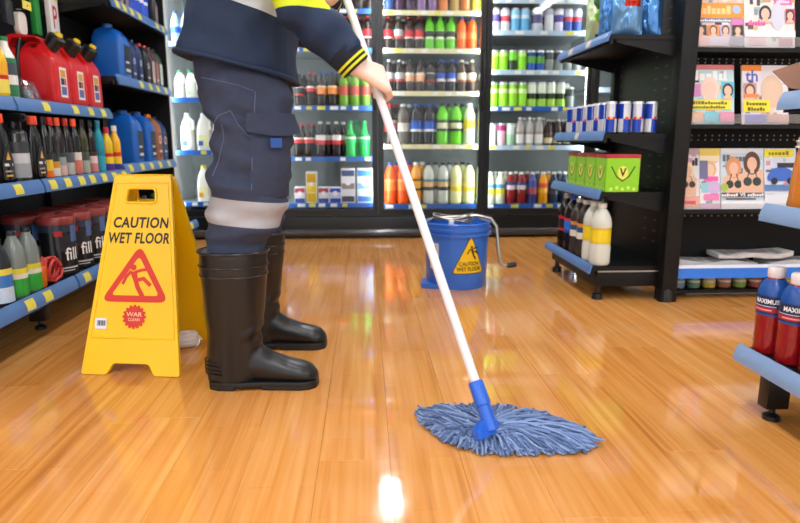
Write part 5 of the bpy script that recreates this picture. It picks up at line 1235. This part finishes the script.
# boots
def boot(cy, x0, dx):
    sh = [(.415, -.382, .097, .088), (.40, -.382, .098, .088), (.35, -.383, .096, .085), (.26, -.386, .089, .076), (.17, -.390, .080, .066), (.11, -.393, .080, .058), (.04, -.396, .078, .050), (.012, -.396, .072, .045)]
    mb = MB().rings([ering((x + dx, cy, z), rx, ry, 30) for z, x, rx, ry in sh][::-1])
    ft = [(-.470, .030, .055, .085), (-.455, .040, .058, .11), (-.40, .045, .065, .14), (-.33, .044, .065, .138), (-.28, .045, .056, .104), (-.235, .048, .048, .085), (-.195, .050, .042, .074), (-.170, .044, .038, .066), (-.155, .031, .034, .050), (-.148, .015, .03, .038)]
    rs = []
    for x, hw, zc, top in ft:
        r = []
        for j in range(24):
            a_ = 2 * math.pi * j / 24; s_, c_ = math.sin(a_), math.cos(a_)
            z = .012 + (top - .012) * (.5 + .5 * (abs(s_) ** .8) * (1 if s_ > 0 else -1)); r.append((x + dx, cy + hw * c_ * (1 if s_ < 0 else (1 - .15 * s_)), z))
        rs.append(r)
    mb.rings(rs)
    me = fuse(mb, .006, 4)
    wrinkle(me, lambda p: .0022 * noise.noise((p.x * 9, p.y * 9, p.z * 13)) + .0035 * math.sin((p.z - p.x * .6) * 120) * max(0, 1 - (((p.z - .17) / .05) ** 2 + ((p.x - dx + .315) / .05) ** 2)))
    o = mobj('boot', me, RUB, wk)
    out = [(-.472, .0), (-.465, .030), (-.44, .045), (-.39, .050), (-.31, .046), (-.25, .051), (-.20, .055), (-.17, .049), (-.152, .033), (-.146, .0)]
    pts = [(x + dx, cy + y) for x, y in out] + [(x + dx, cy - y) for x, y in out[1:-1]][::-1]
    pts = pts[::-1]
    s = MB().prism(pts, 'z', .008, .025); s.prism([p for p in pts if p[0] < -.37 + dx], 'z', 0, .012); s.prism([p for p in pts if p[0] > -.32 + dx], 'z', 0, .012)
    part('sole', s, SOLE, o, .003)
    for z, x, rx, ry in [(.412, -.382, .0995, .090), (.372, -.3825, .0985, .0875), (.345, -.383, .0972, .0855)]:
        e = ering((x + dx, cy, z), rx, ry, 36); part('rib', MB().tube(e + e[:1], .0042 if z > .4 else .0025, 6), RUB, o)
    for q in range(4):
        e = [p for p in ering((-.398 + dx, cy, .05 + q * .012), .0815, .053, 40) if p[0] < -.42 + dx]; e.sort(key=lambda p: p[1]); part('rib', MB().tube(e, .003, 5), RUB, o)
    return o
boot(1.782, 0, 0); boot(2.137, 0, .004)
# jacket
jk = MB()
jk.rings([ering((-.374, PY, .928), .167, .208, 36, .5, -.235), ering((-.371, PY, .945), .167, .209, 36, .5, -.235), ering((-.360, PY, 1.02), .158, .207, 36, .5, -.12), ering((-.345, PY, 1.12), .150, .205, 36, .5, -.05), ering((-.325, PY, 1.25), .142, .205, 36, .5), ering((-.305, PY, 1.36), .130, .215, 36, .5), ering((-.29, PY, 1.43), .105, .17, 36), ering((-.28, PY, 1.475), .07, .085, 36), ering((-.272, PY, 1.51), .062, .068, 36)])
def sleeve(sh, el, wr):
    w = el.lerp(wr, .86); p, r = limb([sh + Vector((0, 0, .02)), sh.lerp(el, .5), el, el.lerp(wr, .5), w], [.082, .072, .063, .058, .048])
    return MB().tube(p, r, 24)
for a_, b_, c_ in ((SHN, EL, WR), (SHF, EL2, WR2)):
    s = sleeve(a_, b_, c_); jk.add(s.v, s.f, 0, True)
jm = fuse(jk, .0066, 3)
def jw(p):
    k = .008 * noise.noise((p.x * 6, p.y * 5, p.z * 7 + 4)) + .004 * noise.noise((p.x * 15, p.y * 15, p.z * 15))
    d = (p - EL).length; k += .006 * math.sin((p - EL).dot((WR - EL).normalized()) * 75 + 2 * noise.noise(p * 9)) * max(0, 1 - d / .26) if p.y < 1.80 else 0
    k += .006 * math.sin((p.x * .9 + p.z * .5) * 42 + 3 * noise.noise(p * 5)) * max(0, 1 - abs(p.z - 1.0) / .12)
    return k
wrinkle(jm, jw)
slope = -.30; zt = 1.040
cutT = lambda c: c.z - (zt + slope * (c.x + .20))
no = (-slope, 0, 1)
ax_r = (WR - EL).normalized()
def segd(c, a_, b_):
    d = b_ - a_; t = max(0, min(1, (c - a_).dot(d) / d.length_squared)); return (c - a_ - d * t).length
def jkey(c):
    dn, df = segd(c, EL, WR), segd(c, EL2, WR2); un, uf = segd(c, SHN.lerp(EL, .3), EL), segd(c, SHF.lerp(EL2, .3), EL2)
    arm = min(dn, df, un, uf) < .088 and (c.y < 1.752 or c.y > 2.17 or c.x > -.19); h = cutT(c)
    if arm:
        if c.y < 1.9: return 'hivis' if c.z > 1.046 and c.x < -.085 else 'navy'
        return 'navy' if df < uf - .004 or c.z < 1.066 else 'hivis'
    return 'navy' if h < 0 else ('tape' if h < .07 else 'hivis')
js = split_by(jm, [((-.20, 0, zt), no), ((-.20, 0, zt + .07), no), ((0, 0, 1.066), (0, 0, 1)), ((0, 0, 1.046), (0, 0, 1))], jkey)
jo = mobj('jacket', js['navy'], NAVY, wk)
if 'tape' in js: mobj('grey_panel', js['tape'], TAPEL, jo)
mobj('hi_vis_panel', js['hivis'], HIVIS, jo)
hem = ering((-.374, PY, .933), .1705, .2125, 48, .5, -.235); part('hem', MB().tube(hem + hem[:1], .0075, 8, flat=1), NAVY, jo)
for (a_, b_) in ((EL, WR), (EL2, WR2)):
    d = (b_ - a_).normalized(); w = a_.lerp(b_, .91)
    part('cuff', MB().tube([w - d * .035, w - d * .03, w + d * .022, w + d * .024], [.046, .0485, .0425, .036], 24), mat('navy_rib_knit', '#0f1826', .85), jo)
    for q in (.002, .015): part('cuff_stripe', MB().tube([w + d * (q - .003), w + d * (q + .0035)], [.0462 - .09 * q, .0455 - .09 * q], 24), mat('cuff_yellow', '#d8dc20', .7), jo)
